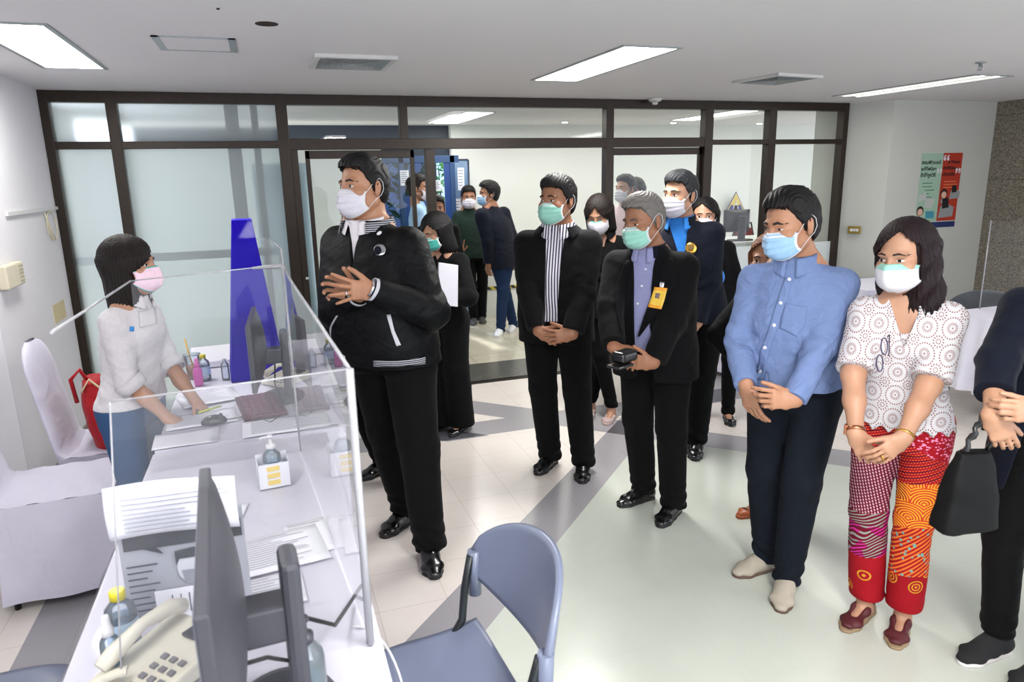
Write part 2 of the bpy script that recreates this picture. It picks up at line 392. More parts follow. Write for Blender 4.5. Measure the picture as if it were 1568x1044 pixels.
def smesh(f, lo, hi, h):
    """narrow-band surface nets of the field f"""
    lo = np.asarray(lo, float); hi = np.asarray(hi, float)
    nb = np.ceil((hi-lo)/(8*h)).astype(int)+1; N = nb*8+1
    I = np.stack(np.meshgrid(*[np.arange(n) for n in nb], indexing='ij'), -1).reshape(-1, 3)
    c = (lo+(I*8+4)*h).astype(F32); I = I[np.abs(f(c)) < 8*h*1.25]
    off = np.stack(np.meshgrid(*[np.arange(4)]*3, indexing='ij'), -1).reshape(-1, 3)
    J = (I[:, None, :]*4+off[None]).reshape(-1, 3); c = (lo+(J*2+1)*h).astype(F32); J = J[np.abs(f(c)) < 2*h*1.35]
    off = np.stack(np.meshgrid(*[np.arange(3)]*3, indexing='ij'), -1).reshape(-1, 3)
    K = (J[:, None, :]*2+off[None]).reshape(-1, 3); st = np.array([N[1]*N[2], N[2], 1])
    K = np.unique(K@st); pos = np.stack([K//st[0], (K//st[1]) % N[1], K % N[2]], -1)
    val = np.full(int(N.prod()), np.nan, F32); val[K] = f((lo+pos*h).astype(F32))
    co = np.array([[i, j, k] for i in (0, 1) for j in (0, 1) for k in (0, 1)]); okp = np.all(pos < N-1, axis=1)
    B = K[okp]; bp = pos[okp]; cv = val[B[:, None]+(co@st)[None]]
    ok = ~np.isnan(cv).any(1); ng = (cv < 0).sum(1); mx = ok & (ng > 0) & (ng < 8); B = B[mx]; bp = bp[mx]; cv = cv[mx]
    acc = np.zeros((len(B), 3)); cnt = np.zeros(len(B))
    for a in range(8):
        for b in range(a+1, 8):
            if np.abs(co[a]-co[b]).sum() != 1: continue
            va, vb = cv[:, a], cv[:, b]; m = (va < 0) != (vb < 0); t = np.where(m, va/np.where(m, va-vb, 1), 0)
            acc += np.where(m[:, None], co[a]+t[:, None]*(co[b]-co[a]), 0); cnt += m
    V = lo+(bp+acc/cnt[:, None])*h
    idx = np.full(int(N.prod()), -1, np.int32); idx[B] = np.arange(len(B)); F = []
    for ax in range(3):
        b1, b2 = (ax+1) % 3, (ax+2) % 3; s0 = st[ax]; q = K[(pos[:, ax] < N[ax]-1) & (pos[:, b1] > 0) & (pos[:, b2] > 0)]
        va, vb = val[q], val[q+s0]; m = ~np.isnan(va) & ~np.isnan(vb) & ((va < 0) != (vb < 0)); q = q[m]; fl = va[m] < 0
        Q = np.stack([idx[q], idx[q-st[b1]], idx[q-st[b1]-st[b2]], idx[q-st[b2]]], -1); g = (Q >= 0).all(1); Q = Q[g]; fl = fl[g]
        Q[fl] = Q[fl][:, ::-1]; F.append(Q[:, ::-1])
    F = np.concatenate(F)
    return V, F[:, ::-1]
def nz(P, s, seed=0.0, ax=(1, 1, 1)):
    q = P*np.asarray(ax, F32)*s+seed
    x, y, z = q[:, 0], q[:, 1], q[:, 2]
    return (np.sin(x*1.7+1.9*np.sin(y*1.1+seed)+z*.6)+np.sin(y*1.9+1.7*np.sin(z*1.3)+x*.7+seed)+np.sin(z*2.1+1.5*np.sin(x*1.2+1)+y*.5)+.5*np.sin(x*3.3+y*2.9+z*3.7))/3.5
def march(f, P, D, n=50, mx=.5):
    P = np.asarray(P, F32).copy(); D = unit(D)[None] if np.ndim(D) == 1 else np.asarray(D, F32); t = np.zeros(len(P), F32)
    for _ in range(n): t = np.minimum(t+np.clip(f(P+D*t[:, None])*.8, -.01, .05), mx)
    return P+D*t[:, None]

# ================================================================ people
def hand_prims(w, d, n, side, curls=(.35, .4, .45, .5), thumb=(.6, .75, .3), sc=1.0, spread=.05, tc=.3):
    w = np.asarray(w, float); d = unit(d).astype(float); n = np.asarray(n, float); n = n-d*(n@d); n = n/np.linalg.norm(n)
    t = np.cross(d, n) if side == 'R' else np.cross(n, d)
    out = [econe(w-d*.012*sc, w+d*.030*sc, (.027*sc, .019*sc), (.034*sc, .017*sc), t), econe(w+d*.030*sc, w+d*.078*sc, (.034*sc, .016*sc), (.038*sc, .0125*sc), t)]
    fing = []; tips = []
    for i, (o, L, r) in enumerate(((.029, (.040, .026, .020), .0086), (.0100, (.044, .029, .021), .0090), (-.0095, (.041, .027, .020), .0086), (-.028, (.032, .020, .018), .0076))):
        p = w+d*(.082-.004*(i == 3)-.002*(i == 0))*sc+t*o*sc; ang = 0.0; dd = d+t*(o/.029)*spread*2.2; dd = dd/np.linalg.norm(dd)
        pr = []
        for j, l in enumerate(L):
            ang += curls[i]*(1, 1.15, .7)[j]; v = dd*math.cos(ang)+n*math.sin(ang); q = p+v*l*sc
            pr.append(cone(p, q, (r-.0006*j)*sc, (r-.0006*(j+1)-.0003)*sc)); p = q
        fing.append(pr); tips.append(p)
    tv = t*thumb[0]+d*thumb[1]+n*thumb[2]; tv = tv/np.linalg.norm(tv); p = w+d*.018*sc+t*.020*sc; pr = []
    bend = d*.9+n*.6-t*.2; bend = bend/np.linalg.norm(bend)
    for j, (l, r) in enumerate(((.044, .0125), (.032, .0108), (.026, .0095))):
        v = tv*(1-tc*j*.5)+bend*tc*j*.5; v = v/np.linalg.norm(v); q = p+v*l*sc; pr.append(cone(p, q, r*sc, (r-.0012)*sc)); p = q
    fing.append(pr)
    return out, fing, tips
def ik(S, Wt, l1, l2, pole):
    S = np.asarray(S, float); Wt = np.asarray(Wt, float); v = Wt-S; L = np.linalg.norm(v)
    if L > (l1+l2)*.995: Wt = S+v/L*(l1+l2)*.995; v = Wt-S; L = np.linalg.norm(v)
    a = (l1*l1-l2*l2+L*L)/(2*L); hh = math.sqrt(max(l1*l1-a*a, 0)); u = v/L
    p = np.asarray(pole, float); p = p-u*(p@u); p = p/np.linalg.norm(p); return S+u*a+p*hh, Wt

# ---- heads (head frame: x to the person's right, y forward, z up, origin between the eyes' height and the skull centre)
def head_prims(fem=False, ch=1.0):
    j = .93 if fem else 1.0
    A = [(ell((0, -.012, .030), (.0755, .094, .088)), 0), (ell((0, .018, -.032), (.061*j*ch, .072, .086)), .02),
         (ell((0, .060, -.092), (.024*ch, .026, .024)), .02), (cone((.050*j*ch, -.004, -.058), (.018, .052, -.093), .021, .020), .02),
         (cone((-.050*j*ch, -.004, -.058), (-.018, .052, -.093), .021, .020), .02), (ell((0, .075, .020), (.050, .014, .012)), .015),
         (cone((0, .086, .004), (0, .105, -.034), .0075, .0115), .010), (ell((.013, .090, -.038), (.0085, .012, .008)), .006), (ell((-.013, .090, -.038), (.0085, .012, .008)), .006),
         (ell((.040*ch, .058, -.026), (.026, .024, .022)), .018), (ell((-.040*ch, .058, -.026), (.026, .024, .022)), .018),
         (ell((0, .088, -.060), (.022, .010, .0055)), .006), (ell((0, .086, -.070), (.019, .010, .006)), .006)]
    S = [(ell((.031, .096, .001), (.017, .013, .0105)), .010), (ell((-.031, .096, .001), (.017, .013, .0105)), .010)]
    for s in (1, -1):
        R = np.array(rotm(12, 0, -s*22), F32)
        A.append((ell((s*.0785, -.012, -.004), (.0085, .018, .031), R), .004)); A.append((ell((s*.077, -.006, -.026), (.008, .011, .013), R), .006))
        S.append((ell((s*.087, -.006, .000), (.006, .010, .018), R), .004))
    return A, S
HA = {}
def head_sdf(q, fem, ch=1.0):
    k = (fem, ch)
    if k not in HA: HA[k] = head_prims(fem, ch)
    A, S = HA[k]; d = big(q)
    for p, kk in A: add(d, q, p, kk)
    for p, kk in S: cut(d, q, p, kk)
    return d
def hair_sdf(q, kind, o):
    sd = o.get('seed', 1.0); vol = o.get('vol', 1.0)
    d = big(q); x, y, z = q[:, 0], q[:, 1], q[:, 2]; ax = np.abs(x)
    if kind == 'short':
        t = .0065*vol
        add(d, q, ell((0, -.014, .032), (.0765+t, .096+t, .090+t*1.2)), 0)
        add(d, q, ell((o.get('px', 0)*.02, .022, .080+.004*vol), (.066, .070, .040+.004*vol)), .03)
        add(d, q, ell((0, -.045, -.025), (.066, .056, .062)), .03)
        rec = o.get('rec', 0.0)
        ym = np.interp(z, (-.10, -.06, -.035, -.02, .0, .012, .03, .045, .058, .070+rec, .082+rec), (-.052, -.042, -.026, .006, .014, .018, .034, .044, .056, .072, .25)).astype(F32)
        ym = ym-np.interp(z, (.03, .07), (0, .012)).astype(F32)*(ax > .045)
        d = np.maximum(d, (y-ym)*.75)
        d = np.maximum(d, -.092-z+.25*np.maximum(-y-.05, 0))
        e = np.maximum(ell((0, -.014, -.01), (.0775, .030, .036)).f(q+V3(0, -.0, 0)), 0)
        d += .0016*np.sin(x*330+8*np.sin(y*40+sd)+4*np.sin(z*60))*np.clip((z-.0)/.05, .2, 1)+.0022*nz(q, 55, sd)
    elif kind == 'cap':        # crew cut
        add(d, q, ell((0, -.014, .032), (.081, .101, .096)), 0); add(d, q, ell((0, -.04, -.02), (.068, .060, .062)), .03)
        ym = np.interp(z, (-.1, -.03, 0, .04, .066, .078), (-.05, -.02, .014, .04, .07, .3)).astype(F32); d = np.maximum(d, (y-ym)*.75); d = np.maximum(d, -.08-z)
        d += .0012*nz(q, 120, sd)
    else:                      # bob / long
        zb = o.get('zb', -.17); w = o.get('w', 1.0); fl = o.get('flare', 0.0)
        add(d, q, ell((0, -.014, .030), (.088*w, .108, .100)), 0)
        rows = [(zb-.02, 0, -.035, .080*w+fl, .062+fl*.6), (zb+.01, 0, -.03, .092*w+fl, .074+fl*.6), (-.10, 0, -.022, .096*w+fl*.6, .084), (-.04, 0, -.018, .094*w, .092), (.03, 0, -.014, .088*w, .100)]
        add(d, q, loft(rows, 2.1), .03)
        if kind == 'pony': add(d, q, cone((0, -.12, .03), (0, -.15, -.12), .030, .018), .02)
        px = o.get('part', .02); yf = o.get('yf', .030); sl = o.get('slope', .75); top = o.get('top', .088)
        op = np.minimum((y-(yf+.25*np.maximum(-.02-z, 0)*o.get('fwd', 1.0)*0))*.9, (top-sl*np.abs(x-px)-z)*.8)
        lim = np.minimum(op, y-(-.02))
        d = np.maximum(d, lim)
        wv = o.get('wave', 0.0)
        if wv: d += wv*np.sin(z*70+3*np.sin(x*30+sd)+3*np.sin(y*32))*np.clip((.06-z)/.08, 0, 1)
        ang = np.arctan2(x, y+.02); d += (.0014*np.sin(ang*46+4*np.sin(z*18+sd))+.0012*np.sin(ang*91+z*30))*1.0
        d += .006*np.clip((zb+.03-z)/.03, 0, 1)*(np.sin(ang*33+sd)+.5*np.sin(ang*57))
    return d

def eye_mesh(parent, f, s, M, mats, look=(0, 0), open_=1.0, tilt=0.0):
    """almond eye: white, iris and pupil, dark lash line; mats = (white, iris, lash, lid)"""
    nu, nv = 20, 8; w = .0150; hgt = .0056*open_
    pts = []
    for i in range(nu+1):
        u = -1+2*i/nu; e = (1-abs(u)**2.2)
        for j in range(nv+1):
            v = -1+2*j/nv; zz = v*hgt*e*(1.25 if v > 0 else .85)+.001+tilt*u*s*w
            pts.append((s*.031+u*w, zz, u, v))
    P = np.array([(p[0], .13, p[1]) for p in pts], F32)
    Q = march(f, P, (0, -1, 0)); yy = np.median(Q[:, 1]); Vv = []
    for p, q in zip(pts, Q):
        b = .0035*(1-(p[2]*.9)**2); Vv.append((p[0], max(q[1], yy-.006)*.6+yy*.4+b+.0006, p[1]))
    Vv = np.array(Vv)@M[0].T+M[1]
    F = []; mi = []
    for i in range(nu):
        for j in range(nv):
            F.append((i*(nv+1)+j, (i+1)*(nv+1)+j, (i+1)*(nv+1)+j+1, i*(nv+1)+j+1))
            cu = -1+2*(i+.5)/nu; cv = -1+2*(j+.5)/nv; cx = cu*w-look[0]*.004; cz = cv*hgt-look[1]*.003
            rr = math.hypot(cx, cz); m = 1 if rr < .0058 else 0
            if j >= nv-1: m = 2
            if abs(cu) > .93: m = 2
            mi.append(m)
    o = from_np('eye', Vv, F, mats, parent); o.data.polygons.foreach_set('material_index', np.array(mi, np.int32)); return o
def proj_strip(name, f, A, B, mat, parent, M=None, off=.0012, n=24, m=4, D=(0, -1, 0), start=.25, th=.0016, axis='y', fn=None):
    """band between the polylines A and B (frame x,z) laid on the surface f, with its own thickness"""
    A = np.array(A, float); B = np.array(B, float)
    ta = np.linspace(0, 1, len(A)); tb = np.linspace(0, 1, len(B)); tt = np.linspace(0, 1, n+1)
    a = np.stack([np.interp(tt, ta, A[:, k]) for k in (0, 1)], -1); b = np.stack([np.interp(tt, tb, B[:, k]) for k in (0, 1)], -1)
    P = []
    for j in range(m+1):
        c = a+(b-a)*j/m; P.append(c)
    P = np.stack(P, 1).reshape(-1, 2); D = unit(D)
    if abs(D[1]) > .5: S = np.stack([P[:, 0], np.full(len(P), -D[1]*start), P[:, 1]], -1)
    else: S = np.stack([np.full(len(P), -D[0]*start), P[:, 0], P[:, 1]], -1)
    Q = march(f, S.astype(F32), D, 70, start*2); Q = Q-D*off
    if fn: Q = fn(Q, P)
    if M is not None: Q = Q@M[0].T+M[1]; 
    F = [(i*(m+1)+j, (i+1)*(m+1)+j, (i+1)*(m+1)+j+1, i*(m+1)+j+1) for i in range(n) for j in range(m)]
    o = from_np(name, Q, F, mat, parent); md = o.modifiers.new('solid', 'SOLIDIFY'); md.thickness = th; md.offset = 0
    return o
def disc_patch(name, f, c, r, mat, parent, M=None, off=.003, D=(0, -1, 0), start=.3, rz=None, th=.002):
    t = np.linspace(0, math.pi, 13); rz = rz or r
    A = [(c[0]-r*math.cos(k), c[1]+rz*math.sin(k)) for k in t]; B = [(c[0]-r*math.cos(k), c[1]-rz*math.sin(k)) for k in t]
    return proj_strip(name, f, A, B, mat, parent, M, off, 14, 6, D, start, th)
def mask_mesh(parent, M, mats, kind='surgical', sc=1.0, seed=0.0):
    mb = MB()
    def surf(u, v):
        U = -1+2*u; ph = U*rad(64); e = U*U
        top = -.006*sc-.014*e; bot = -.108*sc+.036*e
        if kind == 'cup': bot = -.112*sc+.046*e
        z = top+(bot-top)*v
        bulge = .103+.021*math.sin(math.pi*min(1, v*1.05))**.7*(1-.35*e)
        if v > .75: bulge -= .020*((v-.75)/.25)**1.5
        if v < .15 and abs(U) > .12: bulge -= .012*(1-v/.15)*min(1, (abs(U)-.12)*3)
        x = math.sin(ph)*(.079+.002*math.sin(math.pi*v)); y = -.008+math.cos(ph)**.85*bulge if math.cos(ph) > 0 else 0
        y += .0115*math.exp(-(U/.17)**2)*max(0, 1-v*1.15)
        if kind == 'surgical':
            k = (v*4.2) % 1.0; y += (.0085*(k-.5))*(1-e)**.5+.0015*math.sin(U*5+v*9+seed)
        if kind == 'cup': y += .003*math.sin(math.pi*v)*(1-min(1, abs(U)*6)) 
        return np.array((x, y, z))@M[0].T+M[1]
    NU, NV = 28, 22
    G = [[mb.bm.verts.new(Vector(surf(i/NU, j/NV))) for j in range(NV+1)] for i in range(NU+1)]
    for i in range(NU):
        for j in range(NV):
            f = mb.bm.faces.new((G[i][j], G[i+1][j], G[i+1][j+1], G[i][j+1])); f.smooth = True
            if kind == 'surgical': f.material_index = 1 if (j in (0, 2) or j == NV-1 or i in (0, NU-1)) else 0
            elif kind == 'lace': f.material_index = 1 if j < 4 else 0
            else: f.material_index = 1 if j == 0 or j == NV-1 else 0
    o = mb.done('face_mask', mats, parent, solid=.0012)
    lp = MB()
    for s in (1, -1):
        u = 1 if s > 0 else 0; a = surf(u, .04); b = surf(u, .95)
        ear = lambda x, y, z: np.array((s*x, y, z))@M[0].T+M[1]
        lp.tube([a, ear(.0795, .005, .018), ear(.083, -.018, .030), ear(.087, -.030, .015), ear(.087, -.032, -.012), ear(.082, -.022, -.034), ear(.078, .0, -.048), b], .0013, 6)
    e = lp.done('ear_loop', mats[1], o)
    return o

def make_shoe(parent, P0, toe, mat, kind='dress', sc=1.0, solemat=None, extra=None):
    """P0 = ankle ground point, toe = direction angle in the person's frame"""
    c, s = math.cos(toe), math.sin(toe); fw = np.array((c, s, 0.0)); sd = np.array((-s, c, 0.0)); P0 = np.array((P0[0], P0[1], 0.0))
    L = .165*sc
    def g(a, b, z): return P0+fw*a*sc+sd*b*sc+np.array((0, 0, z*sc))
    lo = g(.07, 0, 0)-.22; lo[2] = -.01; hi = g(.07, 0, 0)+.22; hi[2] = .16
    heel = {'flat': .0, 'wedge': .035}.get(kind, .0)
    if kind in ('dress', 'sneaker', 'ankle'):
        A = [(econe(g(-.045, 0, .035), g(.04, 0, .035), (.032*sc, .030*sc), (.036*sc, .030*sc), sd), 0), (econe(g(.04, 0, .035), g(.115, 0, .026), (.037*sc, .030*sc), (.043*sc, .022*sc), sd), .02),
             (econe(g(.115, 0, .024), g(.165, .004, .019), (.042*sc, .022*sc), (.026*sc, .015*sc), sd), .02), (cone(g(-.03, 0, .05), g(-.012, 0, .095 if kind != 'ankle' else .13), .034*sc, .036*sc), .03), (cone(g(.0, 0, .055), g(.07, 0, .045), .036*sc, .028*sc), .03)]
    else:
        A = [(econe(g(-.045, 0, .030+heel), g(.03, 0, .022+heel*.7), (.028*sc, .030*sc), (.034*sc, .022*sc), sd), 0), (econe(g(.03, 0, .022+heel*.6), g(.11, 0, .020), (.034*sc, .020*sc), (.038*sc, .018*sc), sd), .02),
             (econe(g(.11, 0, .020), g(.150, .003, .018), (.038*sc, .018*sc), (.024*sc, .014*sc), sd), .02)]
    def f(P):
        d = big(P)
        for p, k in A: add(d, P, p, k)
        if kind in ('flat', 'wedge'):
            cut(d, P, econe(g(-.03, 0, .072+heel), g(.085, 0, .050+heel*.3), (.024*sc, .034*sc), (.026*sc, .026*sc), sd), .004)
        d = np.maximum(d, .010-P[:, 2]+heel*0); d += .0008*nz(P, 60, 2)
        return d
    V, F = smesh(f, lo, hi, .0045); o = from_np('shoe', V, F, mat, parent)
    def fs(P):
        d = big(P)
        if kind == 'wedge': add(d, P, econe(g(-.045, 0, .022), g(.03, 0, .012), (.030*sc, .030*sc), (.034*sc, .016*sc), sd), 0)
        add(d, P, econe(g(-.040, 0, .0), g(.04, 0, .0), (.034*sc, .036), (.0375*sc, .036), sd), 0); add(d, P, econe(g(.04, 0, .0), g(.118, 0, .0), (.0375*sc, .036), (.044*sc, .036), sd), .01)
        add(d, P, econe(g(.118, 0, 0), g(.150, .004, 0), (.044*sc, .034), (.031*sc, .030), sd), .01)
        top = .016 if kind != 'sneaker' else .028
        if kind == 'wedge':
            a = (P-P0)@fw; top = np.clip(.045-a*.35/sc, .012, .055)
        return np.maximum(np.maximum(d, P[:, 2]-top), .0-P[:, 2])
    V, F = smesh(fs, lo-np.array((0, 0, .02)), hi, .0045); from_np('sole', V, F, solemat or mat, o)
    if extra == 'lace':
        mb = MB()
        for k in range(4):
            a = .035+.018*k; zt = .082-.013*k; mb.tube([g(a, -.022, zt-.012), g(a+.006, 0, zt), g(a, .022, zt-.012)], .0022, 6)
        mb.tube([g(.03, -.03, .09), g(.022, -.012, .1), g(.03, 0, .088), g(.022, .014, .1), g(.03, .03, .088)], .0022, 6); mb.done('shoelace', MAT['lace_dark'], o)
    if extra == 'strap':
        mb = MB(); mb.tube([g(-.04, -.036, .075), g(.0, -.036, .082), g(.02, 0, .088), g(.0, .036, .082), g(-.04, .036, .075), g(-.055, 0, .074), g(-.04, -.036, .075)], .005, 8); mb.done('ankle_strap', mat, o)
    if extra == 'bow':
        mb = MB(); mb.tube([g(.10, -.02, .04), g(.108, 0, .044), g(.10, .02, .04)], .003, 6); mb.tube([g(.108, 0, .044), g(.118, -.018, .046), g(.112, -.004, .044), g(.118, .014, .046), g(.108, 0, .044)], .002, 6); mb.done('bow', MAT['lace_dark'], o)
    return o

def person(sp):
    """sp: dictionary describing one standing figure; returns the root Empty"""
    Ht = sp['H']; s = Ht/1.70; bw = sp.get('bw', 1.0); fem = sp.get('fem', False); hres = sp.get('h', .0045)
    root = empty('person', (sp['x'], sp['y'], 0), rad(sp['face']-90), sp['label'], 'person', sp.get('group'))
    lx, ly = sp.get('lean', (0, 0)); hpx, hpy = sp.get('hip', (0, 0))
    def sp_c(z):
        t = np.clip((z/s-.92)/.6, 0, 1.3); u = np.clip(z/s/.92, 0, 1); return hpx*u+lx*t, hpy*u+ly*t
    def row(z, rx, ry, cy=0.0, w=True):
        c = sp_c(z*s); return (z*s, c[0], c[1]+cy*s, rx*s*(bw if w else 1), ry*s*(bw if w else 1))
    belly = sp.get('belly', 0.0)
    sh = (.142 if fem else .163)*sp.get('shw', 1.0)*(.5+.5*bw); shz = (1.340 if fem else 1.352)+sp.get('shz', 0)
    # --- joints
    J = {}
    for k, sg in (('R', 1), ('L', -1)):
        c = sp_c(shz*s); J['S'+k] = np.array((c[0]+sg*sh*s, c[1]-.01*s+sp.get('tw', 0)*sg, shz*s))
        a = sp['arm'+k]; wt = np.array(a['w'], float)*s; pole = a.get('pole', (sg*.8, -.6, -.3))
        e, wt = ik(J['S'+k], wt, .285*s, .245*s, pole); J['E'+k] = e; J['W'+k] = wt
        fz = sp['foot'+k]; c = sp_c(.90*s); J['H'+k] = np.array((c[0]+sg*.088*s*(.6+.4*bw), c[1], .90*s)); J['A'+k] = np.array((fz[0], fz[1], .085*s))
        kn = (J['H'+k]+J['A'+k])/2; kd = np.array((math.cos(rad(fz[2])), math.sin(rad(fz[2])), 0)); J['K'+k] = kn+kd*(.025*s+fz[3] if len(fz) > 3 else .025*s)+np.array((0, 0, .02*s))
    c = sp_c(1.46*s); hz = sp.get('hz', 0)
    hy = sp.get('head', (0, 0, 0)); hs = (1.11 if not fem else 1.09)*(.45+.55*s)*sp.get('hs', 1.0)
    Rh = np.array(Matrix.Rotation(rad(hy[0]), 3, 'Z') @ Matrix.Rotation(rad(hy[1]), 3, 'X') @ Matrix.Rotation(rad(hy[2]), 3, 'Y'))
    nb = np.array((c[0], c[1]-.02*s, 1.43*s)); hc = nb+np.array((0, .03*s, 0))+Rh@np.array((0, .0, .150*s))+np.array((sp.get('hx', 0), sp.get('hyo', 0), hz*s))
    MH = (Rh*hs, hc)
    def toh(P): return ((P-hc.astype(F32))@Rh.astype(F32)/hs).astype(F32)
    ch = sp.get('cheek', 1.0)
    # --- body: one continuous skin surface (slim where clothing hides it)
    core = [(loft([row(.84, .13, .09), row(.95, .14, .09), row(1.05, .12, .08), row(1.2, .14, .085), row(1.33, .145, .08), row(1.40, .12, .065), row(1.445, .065, .05)]), .0)]
    if sp.get('bare_torso'): pass
    for k in 'RL':
        core += [(cone(J['H'+k], J['K'+k], .065*s, .045*s), .03), (cone(J['K'+k], J['A'+k]+np.array((0, 0, .03*s)), .043*s, .031*s), .02), (cone(J['A'+k], J['A'+k]-np.array((0, 0, .045*s)), .034*s, .036*s), .02)]
        fz = sp['foot'+k]; fd = np.array((math.cos(rad(fz[2])), math.sin(rad(fz[2])), 0)); core += [(cone(J['A'+k]-np.array((0, 0, .045*s)), J['A'+k]+fd*.10*s-np.array((0, 0, .060*s)), .028*s, .017*s), .02)]
        ar = sp.get('armr', 1.0)
        core += [(cone(J['S'+k], J['E'+k], .046*s*ar, .039*s*ar), .03), (econe(J['E'+k], J['E'+k]*.55+J['W'+k]*.45, (.037*s*ar, .040*s*ar), (.035*s*ar, .036*s*ar), (0, 0, 1)), .02), (cone(J['E'+k]*.55+J['W'+k]*.45, J['W'+k], .035*s*ar, .024*s*ar), .02)]
    neck = [(cone(nb+np.array((0, 0, -.02*s)), hc+Rh@np.array((0, -.025, -.05))*hs, (.047 if fem else .058)*s*sp.get('neck', 1), (.045 if fem else .056)*s*sp.get('neck', 1)), .025), (cone(nb+np.array((sh*.55*s, -.01, -.035*s)), nb+np.array((.03*s, 0, .03*s)), .03*s, .04*s), .03), (cone(nb+np.array((-sh*.55*s, -.01, -.035*s)), nb+np.array((-.03*s, 0, .03*s)), .03*s, .04*s), .03)]
    HP = {}
    for k in 'RL':
        a = sp['arm'+k]; HP[k] = hand_prims(J['W'+k], a['d'], a['n'], k, a.get('curl', (.35, .4, .45, .5)), a.get('thumb', (.6, .75, .3)), s*(1.02 if not fem else .93)*sp.get('hand', 1.0), a.get('spread', .05), a.get('tc', .3))
    hb = Prim(None, hc-.17*hs, hc+.17*hs)
    def fbody(P):
        d = big(P)
        for p, k in core+neck: add(d, P, p, k)
        m = inbb(hb, P)
        if m.any(): d[m] = smn(d[m], head_sdf(toh(P[m]), fem, ch)*hs, .012)
        for k in 'RL':
            pal, fing, _ = HP[k]; dh = big(P)
            for p in pal: add(dh, P, p, .012)
            for fp in fing:
                df = big(P)
                for p in fp: add(df, P, p, .003)
                dh = smn(dh, df, .005)
            b = np.abs(d) < 1; kk = np.where(np.linalg.norm(P-J['W'+k].astype(F32), axis=1) < .05, 1, 0)
            d = np.where(kk > 0, smn(d, dh, .02), np.minimum(d, dh))
        return d.astype(F32)
    Z1 = hc[2]+.16; lo = np.array((-.5, -.5, 0.0)); hi = np.array((.5, .55, Z1))
    V, F = smesh(fbody, lo, hi, sp.get('hb', hres)); body = from_np('body', V, F, sp['skin'], root)
    # --- garments
    T = sp['top']; st = T.get('slack', 1.0)
    g = T.get('r', (.062, .052, .040)); hem = T.get('hem', .84)
    if fem: rows = [row(hem, .180, .134, .004), row(.95, .168, .120), row(1.06, .140+.0, .100), row(1.17, .148, .108), row(1.25, .156, .120, .008), row(1.32, .146, .098), row(1.375, .100, .072), row(1.44, .060, .056)]
    else: rows = [row(hem, .178, .122+belly*.5, belly*.3), row(.93, .178, .125+belly, belly*.6), row(1.05, .174, .124+belly, belly*.6), row(1.17, .182, .126+belly*.7, belly*.3), row(1.25, .186, .122), row(1.32, .168, .104), row(1.385, .115, .078), row(1.45, .066, .062)]
    rows = [(r[0], r[1], r[2], r[3]*st*T.get('w', 1), r[4]*st) for r in rows]
    tor = loft(rows, T.get('n', 2.35)); SL = []; FO = []; UPS = []
    for k, sg in (('R', 1), ('L', -1)):
        S_, E_, W_ = J['S'+k], J['E'+k], J['W'+k]; cf = T.get('cuff', 1.0); We = E_+(W_-E_)*cf
        gr = [x*s*T.get('slv', 1.0)*(.5+.5*bw) for x in g]
        SL.append((cone((nb*.6+S_*.4)+np.array((0, 0, -.018*s)), S_, .040*s, gr[0]*.93), .04)); 
        if cf > -.9:
            El = E_ if cf >= 0 else S_+(E_-S_)*(1+cf+.06)
            SL.append((cone(S_, El, gr[0], gr[1]), .03))
            if cf > 0: FO.append((cone(E_, We+(We-E_)*.05, gr[1]*.98, gr[2]+(gr[1]-gr[2])*(1-cf)), We.astype(F32), unit(W_-E_)))
            if cf < 0: UPS.append((SL.pop()[0], El.astype(F32), unit(E_-S_)))
    fc = [(J['ER'], .11), (J['EL'], .11), ((0, 0, .98*s), .16)]
    amp = T.get('fold', .006); sd = sp.get('seed', 1.0)
    def ftop0(P, infl=0.0):
        d = big(P); add(d, P, tor, 0)
        for p, k in SL: add(d, P, p, k)
        for p, o_, a_ in FO:
            m = inbb(p, P)
            if m.any(): q = P[m]; d[m] = smn(d[m], np.maximum(p.f(q), (q-o_)@a_), .014)
        for p, o_, a_ in UPS:
            m = inbb(p, P)
            if m.any(): q = P[m]; d[m] = smn(d[m], np.maximum(p.f(q), (q-o_)@a_+.02), .03)
        w = np.full(len(P), .30, F32)
        for cc, r in fc: w = np.maximum(w, np.exp(-((P-np.array(cc, F32))**2).sum(1)/(r*r*1.5)))
        d += amp*w*(nz(P, 13, sd, (1, 1, 1.6))+.55*nz(P, 31, sd+2, (1, 1, 1.7)))-infl
        return d
    def ftop(P):
        d = ftop0(P)
        z = P[:, 2]; x = P[:, 0]
        d = np.maximum(d, hem*s+T.get('scal', 0)*np.abs(np.sin(np.arctan2(P[:, 0], P[:, 1])*9))-z)
        op = T.get('open')
        if op:        # rows (z, centre x, half width): the front opening
            o = np.array(op, float); w = np.interp(z, o[:, 0]*s, o[:, 2]*s).astype(F32); xc = np.interp(z, o[:, 0]*s, o[:, 1]*s).astype(F32)+np.interp(z, (.9*s, 1.5*s), (sp_c(.9*s)[0], sp_c(1.5*s)[0])).astype(F32)
            wd_ = np.abs(x-xc)-w; wd_ = np.where(z > o[-1, 0]*s, .1, wd_); wd_ = np.where(z < o[0, 0]*s, .1, wd_)
            fr = np.maximum(np.maximum(wd_, -P[:, 1]-.02+float(c[1])), -(d+T.get('depth', .040))); d = np.maximum(d, -fr)
        nk = T.get('neck')
        if nk: cut(d, P, cone(nb+np.array((0, nk[1]+.015, nk[2]+.05))*s, nb+np.array((0, nk[1]*2, nk[2]+.30))*s, nk[0]*s*1.1, (nk[0]+.05)*s), .004)
        return d.astype(F32)
    lo = np.array((-.52, -.36, hem*s-.03)); hi = np.array((.52, .55, 1.56*s))
    V, F = smesh(ftop, lo, hi, hres); top = from_np(T['name'], V, F, T['mat'], root)
